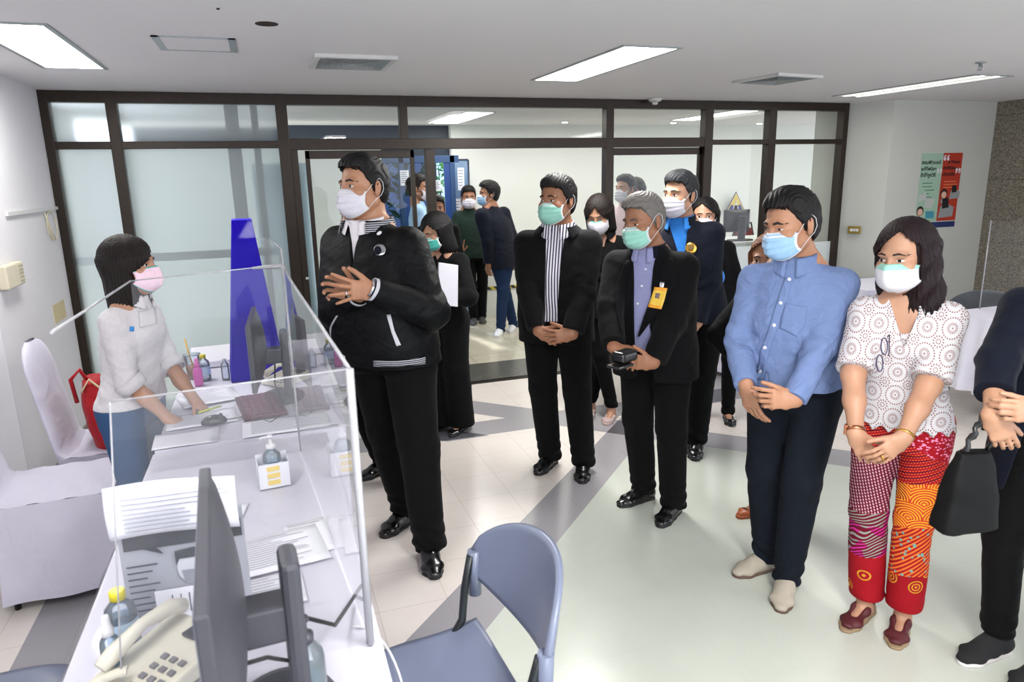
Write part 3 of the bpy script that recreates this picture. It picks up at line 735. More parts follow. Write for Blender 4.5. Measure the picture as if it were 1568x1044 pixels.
    if T.get('shirt'):
        SHT = T['shirt']; rr = [(r[0], r[1], r[2], r[3]-(.017 if r[0] < 1.36*s else .002), r[4]-(T.get('inset', .017) if r[0] < 1.36*s else .002)) for r in rows]; rr[0] = (SHT.get('hem', .97)*s,)+rr[0][1:]; tt = loft(sorted(rr), 2.3)
        V, F = smesh(lambda P: np.maximum(tt.f(P)+.0015*nz(P, 25, 3), -P[:, 1]+float(c[1])-.03).astype(F32), (-.3, -.1, .8), (.3, .4, 1.5*s), .006)
        shirt = from_np('shirt', V, F, SHT['mat'], root)
    # --- trousers / skirt
    B = sp['bottom']; tr = B.get('r', (.092, .068, .058)); hz0 = B.get('hemz', .035); wt_ = B.get('waist', 1.02)
    pel = loft([row(.82, .160, .110, -.004), row(.90, .170, .118, -.006), row(.96, .165, .112), row(wt_, .150, .104+belly*.6, belly*.3)], 2.3); LG = []
    for k, sg in (('R', 1), ('L', -1)):
        Hh = J['H'+k]+np.array((0, -.005, 0)); an = J['A'+k].copy(); an[2] = hz0*s+.02
        q = tr; mid = (J['K'+k]+an)/2
        LG += [(econe(Hh, J['K'+k], (q[0]*s*(.4+.6*bw), q[0]*s*1.12), (q[1]*s*(.6+.4*bw), q[1]*s*1.05), (1, 0, 0)), .025), (cone(J['K'+k], an-np.array((0, .008, 0)), q[1]*s*1.03*(.7+.3*bw), q[2]*s*(.8+.2*bw)), .02)]
    am = B.get('fold', .005)
    def fbot(P):
        d = big(P); add(d, P, pel, 0); z = P[:, 2]
        for i in (0, 2):
            dl = big(P); add(dl, P, LG[i][0], 0); add(dl, P, LG[i+1][0], .02); d = smn(d, dl, np.interp(z, (.55*s, .80*s), (.004, .03)).astype(F32)) if True else d
        w = np.clip((.22*s-z)/.2, 0, 1)*B.get('stack', 1.0)
        d += am*(.6*nz(P, 11, sd+5, (1.6, 1.6, .7))+w*1.3*np.sin(z*95+3*np.sin(P[:, 0]*22+sd)+2.4*np.sin(P[:, 1]*25))+.5*nz(P, 26, sd, (1, 1, 1.4))*np.exp(-((z-.47*s)/.12)**2)+.5*nz(P, 22, sd+1, (1, 1, .8))*np.exp(-((z-.85*s)/.1)**2))
        d = np.maximum(d, hz0*s-z); d = np.maximum(d, z-wt_*s)
        return d.astype(F32)
    V, F = smesh(fbot, (-.42, -.42, 0), (.42, .42, wt_*s+.03), hres); bot = from_np(B.get('name', 'trousers'), V, F, B['mat'], root)
    if B.get('belt'):
        pts = []
        for q in range(33):
            a = 2*math.pi*q/32; zz = (wt_-.018)*s; c2 = sp_c(zz); rx, ry = (.150*s*bw+.004), ((.104+belly*.6)*s*bw+.004)
            pts.append((c2[0]+rx*np.sign(math.cos(a))*abs(math.cos(a))**.87, c2[1]+belly*.3*s+ry*np.sign(math.sin(a))*abs(math.sin(a))**.87, zz))
        mb = MB(); mb.grid(lambda u, v: Vector(pts[int(round(u*32)) % 32])+Vector((0, 0, (v-.5)*.034)), 32, 1, True); mb.done('belt', B['belt'], root, solid=.004)
    # --- shoes
    if sp.get('shoe'):
        for k in 'RL':
            fz = sp['foot'+k]; make_shoe(root, fz[:2], rad(fz[2]), sp['shoe'], sp.get('shoek', 'dress'), s*sp.get('shoes', 1.0), sp.get('solem'), sp.get('shoex'))
    # --- hair, face, mask
    hd = sp['hair']; hf = lambda P: (hair_sdf(toh(P), hd['kind'], hd)*hs).astype(F32)
    zb = hd.get('zb', -.1); ex = .05 if hd['kind'] != 'pony' else .1
    V, F = smesh(hf, hc+np.array((-.15-ex, -.15-ex, zb-.07)), hc+np.array((.15+ex, .15+ex, .17)), min(hres, .004) if hres < .007 else hres); from_np('hair', V, F, hd['mat'], root)
    if not sp.get('noface'):
        fh = lambda P: head_sdf(P, fem, ch)
        for sg in (1, -1):
            eye_mesh(root, fh, sg, MH, [MAT['eye_white'], MAT['iris'], MAT['lash']], sp.get('look', (0, 0)), sp.get('eyeopen', 1.0))
            bz = sp.get('brow', .0205); th = .0028 if fem else .0042
            A = [(sg*.012, bz+.001+th), (sg*.030, bz+.005+th), (sg*.052, bz-.002+th*.3)]; B_ = [(sg*.013, bz+.000-th*.6), (sg*.030, bz+.003-th*.4), (sg*.052, bz-.003)]
            proj_strip('eyebrow', fh, A, B_, MAT[sp.get('browm', 'brow')], root, MH, .0006, 10, 3, (0, -1, 0), .13, .0012)
    if sp.get('mask'): mask_mesh(root, MH, sp['mask'][1], sp['mask'][0], hs*.99, sd)
    return dict(root=root, J=J, MH=MH, s=s, fbody=fbody, ftop=ftop, fbot=fbot, hand=HP, nb=nb, body=body, top=top, bot=bot, sp_c=sp_c, ftop0=ftop0)

def collar(pr, mat, h=.038, r=(.070, .066), gap=.22, flap=.045, tilt=.012, name='collar', zoff=-.01, flare=1.28, drop=.045, stripes=False, up=0.0):
    """turned-down collar: stand and fold as one sheet open at the front"""
    s = pr['s']; nb = pr['nb']; a0 = math.pi/2+gap; a1 = 2*math.pi+math.pi/2-gap; mb = MB()
    def f(u, v):
        a = a0+(a1-a0)*u; fr = (1+math.sin(a))/2      # 1 at the front
        z0 = zoff+.020-.026*fr; k = v
        if k < .4: t = k/.4; rr = 1.0+.03*t; z = z0+h*t
        else: t = (k-.4)/.6; rr = 1.03+(flare-1.03)*t*(1+.15*fr); z = z0+h-(h*1.05+drop*fr**3)*t+up
        return (nb[0]+r[0]*s*rr*math.cos(a), nb[1]+.012*s+r[1]*s*rr*math.sin(a)+.016*fr*s, nb[2]+z*s)
    mb.grid(f, 40, 10); return mb.done(name, mat, pr['root'], solid=.003)
def band_ring(name, c, ax, r0, r1, w, mat, parent, th=.003, ry=None):
    ax = Vector(ax).normalized(); a = Vector((0, 0, 1)) if abs(ax.z) < .9 else Vector((1, 0, 0)); x = ax.cross(a).normalized(); y = ax.cross(x); c = Vector(c); ry = ry or 1.0
    mb = MB(); mb.grid(lambda u, v: c+ax*(v-.5)*w+(x*math.cos(2*math.pi*u)+y*math.sin(2*math.pi*u)*ry)*(r0+(r1-r0)*v), 28, 2, True)
    return mb.done(name, mat, parent, solid=th)

# ================================================================ surfaces of the place
def _floor():
    n = NT('vinyl_tile_floor'); x, y, z = n.xyz(n.co()); k = .9405
    X = n.mul(x, 1/k); Y = n.mul(y, 1/k)
    dm = n.sub(Y, X); sm = n.add(X, Y)
    D1 = n.band(dm, 1.78, 2.16); D2 = n.band(sm, 6.62, 7.03); Hb = n.band(Y, 4.68, 4.98); Vb = n.mul(n.band(X, -1.12, -.80), n.lt(Y, 4.98))
    D3 = n.band(n.sub(X, Y), -1.58, -1.2); D4 = n.band(sm, 5.75, 6.07)
    up = n.gt(Y, 4.66); D3 = n.mul(D3, up); D4 = n.mul(D4, up)
    gray = n.math('MINIMUM', n.add(n.add(D1, D2), n.add(n.add(Hb, Vb), n.add(D3, D4))), 1.0)
    dark = n.math('MINIMUM', n.add(n.add(n.mul(D1, D2), n.mul(Hb, D3)), n.add(n.mul(Hb, D4), n.mul(Vb, Hb))), 1.0)
    inner = n.mul(n.lt(dm, 1.79), n.lt(sm, 6.63))
    sp = n.noise(320, 2, .7); mo = n.noise(5, 4, .6)
    tx = n.fr(n.mul(x, 1/.29)); ty = n.fr(n.mul(y, 1/.29)); j = n.math('MAXIMUM', n.math('MAXIMUM', n.lt(tx, .006), n.gt(tx, .994)), n.math('MAXIMUM', n.lt(ty, .006), n.gt(ty, .994)))
    cream = n.mix(n.add(n.mul(sp, .5), n.mul(mo, .5)), hexc('cfc6bf'), hexc('e6ded7')); green = n.mix(n.add(n.mul(sp, .6), n.mul(mo, .4)), hexc('adb1a8'), hexc('c6cabf'))
    gr = n.mix(sp, hexc('7f7c80'), hexc('a9a6aa')); dk = n.mix(sp, hexc('3a3a3f'), hexc('5a5a60'))
    c = n.mix(inner, cream, green); c = n.mix(gray, c, gr); c = n.mix(dark, c, dk); c = n.mix(n.mul(n.mul(j, .35), n.sub(1.0, n.mul(inner, .8))), c, hexc('8a8078'))
    n.bump(n.noise(3, 2), .02, .02)
    return n.fin(c, n.add(.16, n.mul(n.noise(8, 3), .12)), 0, .5)
MAT['floor'] = _floor()
def _wall(name, c, c2):
    n = NT(name); f = n.noise(2.2, 4, .6); f2 = n.noise(18, 4, .7); n.bump(n.noise(140, 3), .08, .003)
    return n.fin(n.mix(n.add(n.mul(f, .6), n.mul(f2, .4)), hexc(c), hexc(c2)), .75, 0, .2)
MAT['wall'] = _wall('painted_wall', 'd6d5d8', 'e2e1e4'); MAT['wall_w'] = _wall('painted_wall_warm', 'b5b6af', 'c2c3bc'); MAT['ceil'] = _wall('ceiling_paint', 'd8d6d7', 'e0dedf'); MAT['lobby'] = _wall('lobby_paint', 'd5d7d2', 'dfe1dc')
def _marble():
    n = NT('gray_marble'); f = n.noise(7, 6, .7, None, 1.4); g = n.noise(30, 5, .7); return n.fin(n.ramp(n.add(n.mul(f, .7), n.mul(g, .3)), [(.3, hexc('2f2d2b')), (.5, hexc('7b7772')), (.62, hexc('aaa59e')), (.75, hexc('55514c'))]), .35)
MAT['marble'] = _marble()
def _granite():
    n = NT('granite_panel'); x, y, z = n.xyz(n.co()); a = n.voro(170, None, 'F1', 'Color'); b = n.noise(420, 2, .8); j = n.math('MAXIMUM', n.lt(n.fr(n.mul(n.add(z, .25), 1/.62)), .006), n.lt(n.fr(n.mul(n.add(n.add(x, y), .2), 1/.45)), .005))
    nd = n.n('ShaderNodeRGBToBW'); n.set(nd.inputs[0], a); v = n.add(n.mul(nd.outputs[0], .6), n.mul(b, .4))
    c = n.ramp(v, [(.2, hexc('332f29')), (.45, hexc('6b655a')), (.6, hexc('8d8678')), (.8, hexc('aba393'))]); return n.fin(n.mix(j, c, hexc('2a2722')), .3)
MAT['granite'] = _granite()
def _alu():
    n = NT('brown_aluminium'); x, y, z = n.xyz(n.co()); f = n.noise(30, 3); return n.fin(n.mix(f, hexc('211a14'), hexc('33281e')), .38, .35, .4)
MAT['alu'] = _alu()
MAT['rubber'] = plain('black_rubber', '0b0b0c', .7); MAT['white_metal'] = plain('white_metal', 'c9c8c6', .4); MAT['louvre'] = plain('louvre_metal', '9aa0a2', .35, .5); MAT['dark_void'] = plain('dark_void', '0a0808', .9)
def _diff():
    n = NT('lamp_diffuser'); x, y, z = n.xyz(n.co()); g = n.math('MAXIMUM', n.lt(n.ab(x), .012), n.lt(n.fr(n.mul(y, 24)), .0)); st = n.sub(1.0, n.mul(g, .6))
    n.b.inputs['Emission Color'].default_value = (1, .99, .97, 1); n.set(n.b.inputs['Emission Strength'], n.mul(st, 4.0)); return n.fin((.9, .9, .9), .4)
MAT['diff'] = _diff()
def _cells():
    n = NT('lamp_cells'); x, y, z = n.xyz(n.co()); c = n.mul(n.sin(n.mul(y, 60)), n.mul(x, 1.0)); tub = n.lt(n.ab(n.sub(n.ab(x), .07)), .022); cell = n.gt(n.fr(n.mul(y, 9)), .22); st = n.add(n.mul(n.mul(tub, cell), 4.0), .25)
    n.b.inputs['Emission Color'].default_value = (1, .99, .93, 1); n.set(n.b.inputs['Emission Strength'], st); return n.fin(hexc('6a6860'), .3, .3)
MAT['cells'] = _cells(); MAT['spot'] = emis('spot_lamp', (1, .98, .9), 14)
MAT['glass'] = glass_thin('clear_glass', (.93, .96, .94), .9)
def _frost():
    n = NT('frosted_glass'); t = n.n('ShaderNodeBsdfTranslucent'); t.inputs[0].default_value = (.86, .91, .93, 1)
    r = n.n('ShaderNodeBsdfRefraction'); r.inputs['Color'].default_value = (.84, .92, .95, 1); r.inputs['Roughness'].default_value = .32; r.inputs['IOR'].default_value = 1.12
    g = n.n('ShaderNodeBsdfGlossy'); g.inputs['Roughness'].default_value = .35; fr = n.n('ShaderNodeFresnel'); fr.inputs[0].default_value = 1.45
    m = n.n('ShaderNodeMixShader'); m.inputs[0].default_value = .62; n.set(m.inputs[1], t.outputs[0]); n.set(m.inputs[2], r.outputs[0])
    m2 = n.n('ShaderNodeMixShader'); n.set(m2.inputs[0], n.mul(fr.outputs[0], .5)); n.set(m2.inputs[1], m.outputs[0]); n.set(m2.inputs[2], g.outputs[0]); n.t.links.new(m2.outputs[0], n.out.inputs[0]); return n.m
MAT['frost'] = _frost()
MAT['film_frost'] = glass_thin('frosted_film', (.9, .95, .95), .3, .3, .62, (.80, .86, .86)); MAT['film_olive'] = glass_thin('olive_film', (.3, .32, .1), .3, .3, .9, hexc('8f9440')); MAT['film_blue'] = glass_thin('blue_film', (.02, .05, .4), .3, .3, .9, hexc('1a3aa6'))
MAT['blue_paint'] = plain('blue_paint', '1f3f68', .45); MAT['blue_door'] = plain('blue_door_metal', '153a78', .4); MAT['paper'] = plain('paper', 'dedee6', .7, var=.02); MAT['paper_lobby'] = plain('paper_notice', 'cfd2dc', .7)
def struct(name, o): o.name = name; o['kind'] = 'structure'; return o
# ---------------- shell
mb = MB(); mb.span((-3.2, -2.5, -.06), (9.5, YW-.02, 0)); struct('floor', mb.done('floor', MAT['floor']))
def _lobbyfloor():
    n = NT('lobby_tile'); x, y, z = n.xyz(n.co()); tx = n.fr(n.mul(x, 1.67)); ty = n.fr(n.mul(y, 1.67)); j = n.math('MAXIMUM', n.lt(tx, .01), n.lt(ty, .01))
    c = n.mix(n.noise(6, 4), hexc('b9b3a0'), hexc('cdc8b6')); return n.fin(n.mix(j, c, hexc('8d8878')), .12)
mb = MB(); mb.span((-3.2, YW+.62, -.06), (9.5, 11, 0)); struct('floor_lobby', mb.done('floor', _lobbyfloor()))
mb = MB(); mb.span((-3.2, YW-.02, -.06), (9.5, YW+.62, .001)); struct('trim_1', mb.done('threshold', plain('threshold_stone', '55554f', .25, var=.2, scale=12)))
mb = MB()
for k in range(4): mb.span((.2, YW-.035+.022*k, 0), (3.85, YW-.027+.022*k, .008))
struct('trim_2', mb.done('door_track', plain('track_metal', '4a4540', .35, .8)))
mb = MB(); mb.span((-3.2, -2.5, CEIL), (9.5, 8.75, CEIL+.08)); struct('ceiling', mb.done('ceiling', MAT['ceil']))
mb = MB(); mb.span((XL-.12, 4.20, 0), (XL, YW+.1, CEIL)); struct('wall_left', mb.done('wall', MAT['wall']))
mb = MB(); mb.span((XL-.34, -2.0, 0), (XL-.22, 4.20, CEIL)); mb.span((XL-.34, 4.19, 0), (XL-.10, 4.25, CEIL)); struct('wall_left_recess', mb.done('wall', MAT['wall']))
mb = MB(); mb.span((XL, 4.19, 0), (XL+.014, YW-.05, .10)); mb.span((XL-.22, -2, 0), (XL-.206, 4.2, .10)); mb.span((XL-.22, 4.186, 0), (XL+.014, 4.20, .10)); struct('baseboard_left', mb.done('baseboard', MAT['marble']))
# right side: return, poster wall, granite pier
mb = MB(); mb.poly([(5.413, YW+.1, 0), (5.66, 5.315, 0), (6.997, 5.315, 0), (6.997, YW+.4, 0), (5.413, YW+.4, 0)], (0, 0, CEIL)); struct('wall_right', mb.done('wall', MAT['wall_w']))
mb = MB(); mb.span((6.985, 2.2, 0), (7.4, 5.33, CEIL)); struct('wall_right_granite', mb.done('wall', MAT['granite']))
# partition frame
XS = [-1.340, -.918, .185, 1.083, 2.852, 3.843, 4.534, 5.413]; ZT = 2.015; ZH = CEIL
fw = .035
def frame():
    mb = MB(); Y0, Y1 = YW-.045, YW+.045
    Ya, Yb = Y0+.003, Y1-.003; mb.span((XS[0]+.002, Ya, ZH-.075), (XS[-1]-.002, Yb, ZH-.001))
    mb.span((XS[0]+.002, Ya, ZT-.03), (XS[2], Yb, ZT+.02)); mb.span((XS[2], Ya+.001, ZT-.045), (XS[5], Yb-.001, ZT+.035)); mb.span((XS[5], Ya, ZT-.028), (XS[-1]-.002, Yb, ZT+.015))
    mb.span((XS[0], Y0, 0), (XS[0]+.055, Y1, ZH)); mb.span((XS[-1]-.06, Y0, 0), (XS[-1], Y1, ZH))
    for i, x in enumerate(XS[1:-1]):
        if i == 2: mb.span((x-.03, Y0, ZT+.03), (x+.03, Y1, ZH-.002)); continue
        w = (.034, .040, 0, .036, .042, .040)[i]; mb.span((x-w, Y0, 0), (x+w, Y1, ZH))
    mb.span((XS[0]+.002, Ya, 0.001), (XS[2], Yb, .07)); mb.span((XS[5], Ya, 0.001), (XS[-1]-.002, Yb, .07))
    return mb.done('frame', MAT['alu'], bevel=.003)
struct('wall_back_frame', frame())
gask = MB()
for i in range(len(XS)-1):
    if i in (2,): continue
    a, b = XS[i]+.03, XS[i+1]-.03
# panes: each its own object
npane = 0
def pane(x0, x1, z0, z1, m, y=YW, name=None):
    global npane
    npane += 1; mb = MB(); mb.poly([(x0, y, z0), (x1, y, z0), (x1, y, z1), (x0, y, z1)]); return struct('window_%d' % npane, mb.done('pane', m))
for i in range(7):
    a, b = XS[i], XS[i+1]; m = MAT['frost'] if i < 2 else MAT['glass']
    pane(a+.03, b-.03, ZT+.02, ZH-.075, m)
    if i in (0, 1, 5, 6): pane(a+.03, b-.03, .07, ZT-.03, m)
# sliding doors
def sdoor(n_, x0, x1, y, z0=.01, z1=ZT-.05, st=.035, glass=True):
    mb = MB(); mb.span((x0, y-.018, z0), (x0+st*2, y+.018, z1)); mb.span((x1-st*2, y-.018, z0), (x1, y+.018, z1)); mb.span((x0, y-.018, z1-.06), (x1, y+.018, z1)); mb.span((x0, y-.018, z0), (x1, y+.018, z0+.09))
    o = struct('door_%d' % n_, mb.done('door', MAT['alu'], bevel=.002))
    g = MB(); g.poly([(x0+st*2, y, z0+.09), (x1-st*2, y, z0+.09), (x1-st*2, y, z1-.06), (x0+st*2, y, z1-.06)]); g.done('door_glass', MAT['glass'], o)
    return o
mb = MB(); mb.span((.225, YW-.04, 0), (.275, YW+.04, ZT-.04)); struct('trim_3', mb.done('jamb', MAT['alu'], bevel=.003))
d1 = sdoor(1, .33, 1.16, YW+.03, st=.016); mb = MB(); mb.lathe([(.012, 0), (.014, .02), (.006, .024)], (.262, YW-.04, 1.012), 12, rotm(90)); mb.done('door_knob', MAT['silver'], d1)
d2 = sdoor(2, 1.24, 1.31, YW-.02, st=.016) if False else None
mb = MB(); mb.span((1.24, YW-.03, 0), (1.315, YW+.03, ZT-.05)); struct('trim_4', mb.done('jamb', MAT['alu'], bevel=.003))
sdoor(2, 2.87, 3.82, YW+.02, st=.022)
# colour film on the glass of the partition
for i, (a, b) in enumerate(((.35, 1.10), (3.885, 4.495), (4.575, 5.35))):
    for j, (z0, z1, m) in enumerate(((.67, .765, 'film_olive'), (.565, .668, 'film_blue'), (.10, .563, 'film_frost'), (.767, 1.045, 'film_frost'))):
        if j == 3 and i == 0: continue
        mb = MB(); mb.poly([(a, YW-.004, z0), (b, YW-.004, z0), (b, YW-.004, z1), (a, YW-.004, z1)]); struct('window_film_%d%d' % (i+1, j+1), mb.done('film', MAT[m]))
# ---------------- behind the partition
mb = MB(); mb.span((2.20, 8.50, 0), (9.5, 8.6, CEIL)); struct('wall_lobby', mb.done('wall', MAT['lobby']))
mb = MB(); mb.span((-1.6, 8.00, 0), (1.27, 8.1, 2.13)); struct('wall_lobby_left', mb.done('wall', MAT['lobby']))
mb = MB(); mb.span((-1.3, 8.62, 1.98), (2.35, 8.75, CEIL)); struct('wall_lobby_fascia', mb.done('wall', plain('fascia_navy', '1c2b3d', .5)))
mb = MB(); mb.span((-1.7, YW+.05, 0), (-1.6, 8.1, CEIL)); struct('wall_lobby_side', mb.done('wall', MAT['lobby']))
# window posts standing just behind the frosted panes
mb = MB(); mb.span((-.215, YW+.22, 0), (-.12, YW+.30, CEIL)); mb.span((-.03, YW+.22, 0), (.02, YW+.30, CEIL)); mb.span((-1.6, YW+.22, 1.18), (.02, YW+.26, 1.24)); struct('trim_6', mb.done('window_post', plain('gray_post', '6b6f76', .6)))
mb = MB(); mb.grid(lambda u, v: (.16-.22*math.cos(u*3.14), YW+.85+.3*math.sin(u*3.14), v*1.9), 16, 2); struct('trim_7', mb.done('curved_panel', plain('pale_panel', 'c9dde2', .5), solid=.02))
# blue entrance with glass doors onto the garden
ent = MB()
for x in (1.28, 1.52, 1.84, 2.12): ent.span((x-.03, 8.18, 0), (x+.03, 8.24, 2.0))
ent.span((1.25, 8.18, 1.92), (2.2, 8.24, 2.0)); ent.span((1.25, 8.18, 0), (2.2, 8.24, .12)); struct('door_3', ent.done('door', MAT['blue_paint'], bevel=.003))
mb = MB(); mb.span((1.55, 8.19, .12), (1.81, 8.21, 1.55)); mb.span((2.02, 8.19, .12), (2.10, 8.21, 1.92)); struct('door_4', mb.done('door', MAT['blue_door']))
mb = MB(); mb.poly([(1.31, 8.2, .12), (1.81, 8.2, .12), (1.81, 8.2, 1.92), (1.31, 8.2, 1.92)]); struct('window_40', mb.done('pane', glass_thin('blue_glass', (.02, .035, .08), .6)))
od = empty('glass_door', (1.96, 8.36, 0), 0, 'blue framed glass entrance door standing open behind the man in green', 'door')
mb = MB(); mb.poly([(0, 0, .05), (.37, -.12, .05), (.37, -.12, 1.95), (0, 0, 1.95)]); mb.done('pane', glass_thin('blue_door_glass', (.35, .5, .75), .8), od)
mb = MB()
for a, b in (((0, 0, .05), (0, 0, 1.95)), ((.37, -.12, .05), (.37, -.12, 1.95)), ((0, 0, 1.95), (.37, -.12, 1.95)), ((0, 0, .05), (.37, -.12, .05))): mb.tube([a, b], .012, 6)
mb.done('door_frame', plain('dark_blue_frame', '10223c', .4), od); od['kind'] = 'structure'
nn = 0
def notice(x0, x1, z0, z1, y, label, m='paper_lobby', rows=6, ox=0):
    o = empty('notice', ((x0+x1)/2, y, z0), 0, label, 'notice', 'paper notices in the lobby'); w = x1-x0; hh = z1-z0
    mb = MB(); mb.span((-w/2, -.002, 0), (w/2, .002, hh)); mb.done('sheet', MAT[m], o)
    mb = MB()
    for k in range(rows):
        z = hh*(.88-.78*k/rows); mb.span((-w*.4, -.0035, z-.006), (w*(.2+.2*random.random()), -.002, z))
    mb.done('text_lines', MAT['ink'], o); return o
MAT['ink'] = plain('ink', '3c3f4a', .7)
notice(1.50, 1.60, 1.67, 1.84, 8.17, 'white notice on the blue entrance above the dark door'); notice(1.30, 1.39, .88, 1.12, 8.17, 'white notice low on the blue entrance by the pale wall')
notice(1.86, 1.97, 1.32, 1.50, 8.17, 'small notice at head height on the blue door post'); notice(1.86, 1.97, 1.60, 1.72, 8.17, 'highest small notice on the blue door post')
notice(2.10, 2.24, 1.28, 1.50, 8.22, 'lilac notice in the middle of the open glass door', rows=5); notice(2.19, 2.27, 1.60, 1.86, 8.22, 'pale notice near the top of the open glass door'); 
fr_ = notice(2.14, 2.30, .98, 1.22, 8.2, 'black framed white notice beside the man in green', 'paper', 7)
mb = MB(); mb.span((-.105, -.001, -.015), (.105, .012, .255)); mb.done('picture_frame', MAT['rubber'], fr_)
tp = MB(); tp.span((2.6, 8.485, .34), (3.6, 8.498, .38)); o = tp.done('hazard_tape', None or plain('hz', 'c9b23a', .6)); 
def _haz():
    n = NT('hazard_tape'); x, y, z = n.xyz(n.co()); return n.fin(n.mix(n.lt(n.fr(n.mul(n.add(x, z), 9)), .5), hexc('1a1a18'), hexc('c9b23a')), .5)
o.data.materials[0] = _haz(); tag(o, 'black and yellow hazard tape along the foot of the white lobby wall', 'tape')
# garden and daylight beyond the entrance
def _leaf():
    n = NT('garden_leaves'); f = n.noise(9, 5, .7); return n.fin(n.ramp(f, [(.35, hexc('2c5a1c')), (.5, hexc('6aa33a')), (.62, hexc('b9dd86'))]), .7)
rs = np.random.RandomState(3); LV = []; LF = []
for k in range(900):
    c = np.array([rs.uniform(1.6, 3.2), rs.uniform(9.6, 10.4), rs.uniform(.1, 2.2)]); a = rs.randn(3); a /= np.linalg.norm(a); b = np.cross(a, rs.randn(3)); b /= np.linalg.norm(b); i = len(LV)
    LV += [c-a*.09, c+b*.035, c+a*.09, c-b*.035]; LF.append((i, i+1, i+2, i+3))
hd = empty('garden_hedge', (2.4, 10, 0), 0, 'sunlit green hedge seen through the blue entrance', 'hedge'); o = from_np('foliage', np.array(LV)-np.array([2.4, 10, 0]), LF, _leaf(), hd)
mb = MB(); mb.tube([(0, 0, 0), (.02, 0, 1.0), (0, .05, 1.9)], [.03, .02, .008], 8); mb.done('stem', plain('bark', '4a3826', .9), hd)
sun = bpy.data.lights.new('sun', 'SUN'); sun.energy = 2.2; sun.angle = .05; so = bpy.data.objects.new('sun', sun); so.rotation_euler = (rad(-48), 0, rad(10)); COL.objects.link(so)
area('lobby_light', (3.0, 7.1, CEIL-.05), (2.6, 1.6), 17, (1.0, .99, .93)); area('lobby_side_fill', (-1.56, 6.35, 1.25), (1.9, 1.1), 13, (.88, .94, 1.0), (0, rad(-90), 0)); area('reception_light', (6.2, 7.0, CEIL-.05), (1.8, 1.2), 9, (1.0, .99, .9))  # the side light is an added, unseen fill; the side wall has no window
# ---------------- ceiling fittings
def lamp(x, y, w, l, label, rz=0, y2=None, dm='diff'):
    o = empty('ceiling_lamp', (x, y, CEIL), rz, label, 'lamp', 'recessed fluorescent ceiling lamps'); mb = MB(); t = .022
    mb.span((-w/2-t, -l/2-t, -.006), (-w/2, l/2+t, .03)); mb.span((w/2, -l/2-t, -.006), (w/2+t, l/2+t, .03)); mb.span((-w/2, -l/2-t, -.006), (w/2, -l/2, .03)); mb.span((-w/2, l/2, -.006), (w/2, l/2+t, .03)); mb.done('frame', MAT['louvre'], o, bevel=.002)
    mb = MB(); mb.span((-w/2, -l/2, -.004), (w/2, l/2, .002)); mb.done('diffuser', MAT[dm], o); return o
lamp(-.89, 3.98, .27, 1.15, 'glowing ceiling lamp at the upper left above the standing woman'); lamp(1.92, 3.95, .30, 1.25, 'glowing ceiling lamp over the middle of the room')
for x_, y_ in ((-.7, 1.1), (1.05, .3), (4.9, 1.0), (.6, -1.3)): lamp(x_, y_, .28, 1.2, 'unseen ceiling lamp added for fill light, ' + {-.7: 'over the near table', 1.05: 'over the open floor', 4.9: 'toward the right wall', .6: 'behind the camera'}[x_])  # unseen fittings added to go with the fill lights near the camera
lamp(4.92, 4.45, .34, 1.28, 'lamp with bare reflector cells at the upper right by the poster wall', dm='cells')
lamp(2.08, 7.55, .28, 1.4, 'lobby ceiling lamp behind the high middle pane'); lamp(4.85, 7.0, .28, 1.3, 'lobby ceiling lamp behind the high right panes')
for x, y, lb in ((3.45, 7.95, 'round spot lamp shining behind the wide transom pane'), (4.92, 7.95, 'round spot lamp behind the transom by the middle post'), (6.25, 8.0, 'round spot lamp behind the transom farthest right')):
    o = empty('spot_lamp', (x, y, CEIL), 0, lb, 'lamp', 'small round spot lamps in the lobby'); mb = MB(); mb.lathe([(.05, 0), (.05, -.006), (.04, -.01)], seg=20); mb.done('trim_ring', MAT['white_metal'], o); mb = MB(); mb.lathe([(.036, -.008), (.03, -.014)], seg=20); mb.done('lens', MAT['spot'], o)
def grille(x, y, w, label, rz=0):
    o = empty('air_vent', (x, y, CEIL), rad(rz), label, 'air vent', 'square ceiling air vents'); mb = MB()
    for k in range(7):
        a = w/2*(1-k/7); b = a-.012; z0 = -.012+.004*(k % 2); zz = -.016+.0*k
        for R in (0, 90, 180, 270):
            c, s_ = math.cos(rad(R)), math.sin(rad(R)); q = lambda x_, y_, z_: (x_*c-y_*s_, x_*s_+y_*c, z_)
            mb.poly([q(-a, -a, -.018), q(a, -a, -.018), q(b-.014, -b+.014, .012), q(-b+.014, -b+.014, .012)])
    mb.done('blade', MAT['louvre'], o, solid=.002); mb = MB()
    for (a0, b0) in (((-w/2-.03, -w/2-.03), (w/2+.03, -w/2)), ((-w/2-.03, w/2), (w/2+.03, w/2+.03)), ((-w/2-.03, -w/2), (-w/2, w/2)), ((w/2, -w/2), (w/2+.03, w/2))): mb.span((*a0, -.018), (*b0, .002))
    mb.done('frame', MAT['white_metal'], o, bevel=.002); mb = MB(); mb.span((-w/2, -w/2, .006), (w/2, w/2, .012)); mb.done('backing', MAT['dark_void'], o); return o
grille(.52, 4.06, .36, 'square ceiling air vent left of the middle lamp'); grille(3.42, 4.22, .36, 'square ceiling air vent right of the middle lamp', 8)
o = empty('ceiling_hatch', (-.22, 3.71, CEIL), 0, 'flush rectangular access hatch in the ceiling with gray edging', 'hatch'); mb = MB(); mb.span((-.15, -.155, -.004), (.15, .155, .002)); mb.done('panel', MAT['ceil'], o)
mb = MB()
for a, b in (((-.17, -.17), (.17, -.163)), ((-.17, .163), (.17, .17)), ((-.17, -.17), (-.14, .17)), ((.14, -.17), (.17, .17))): mb.span((*a, -.006), (*b, .002))
mb.done('edging', MAT['louvre'], o)
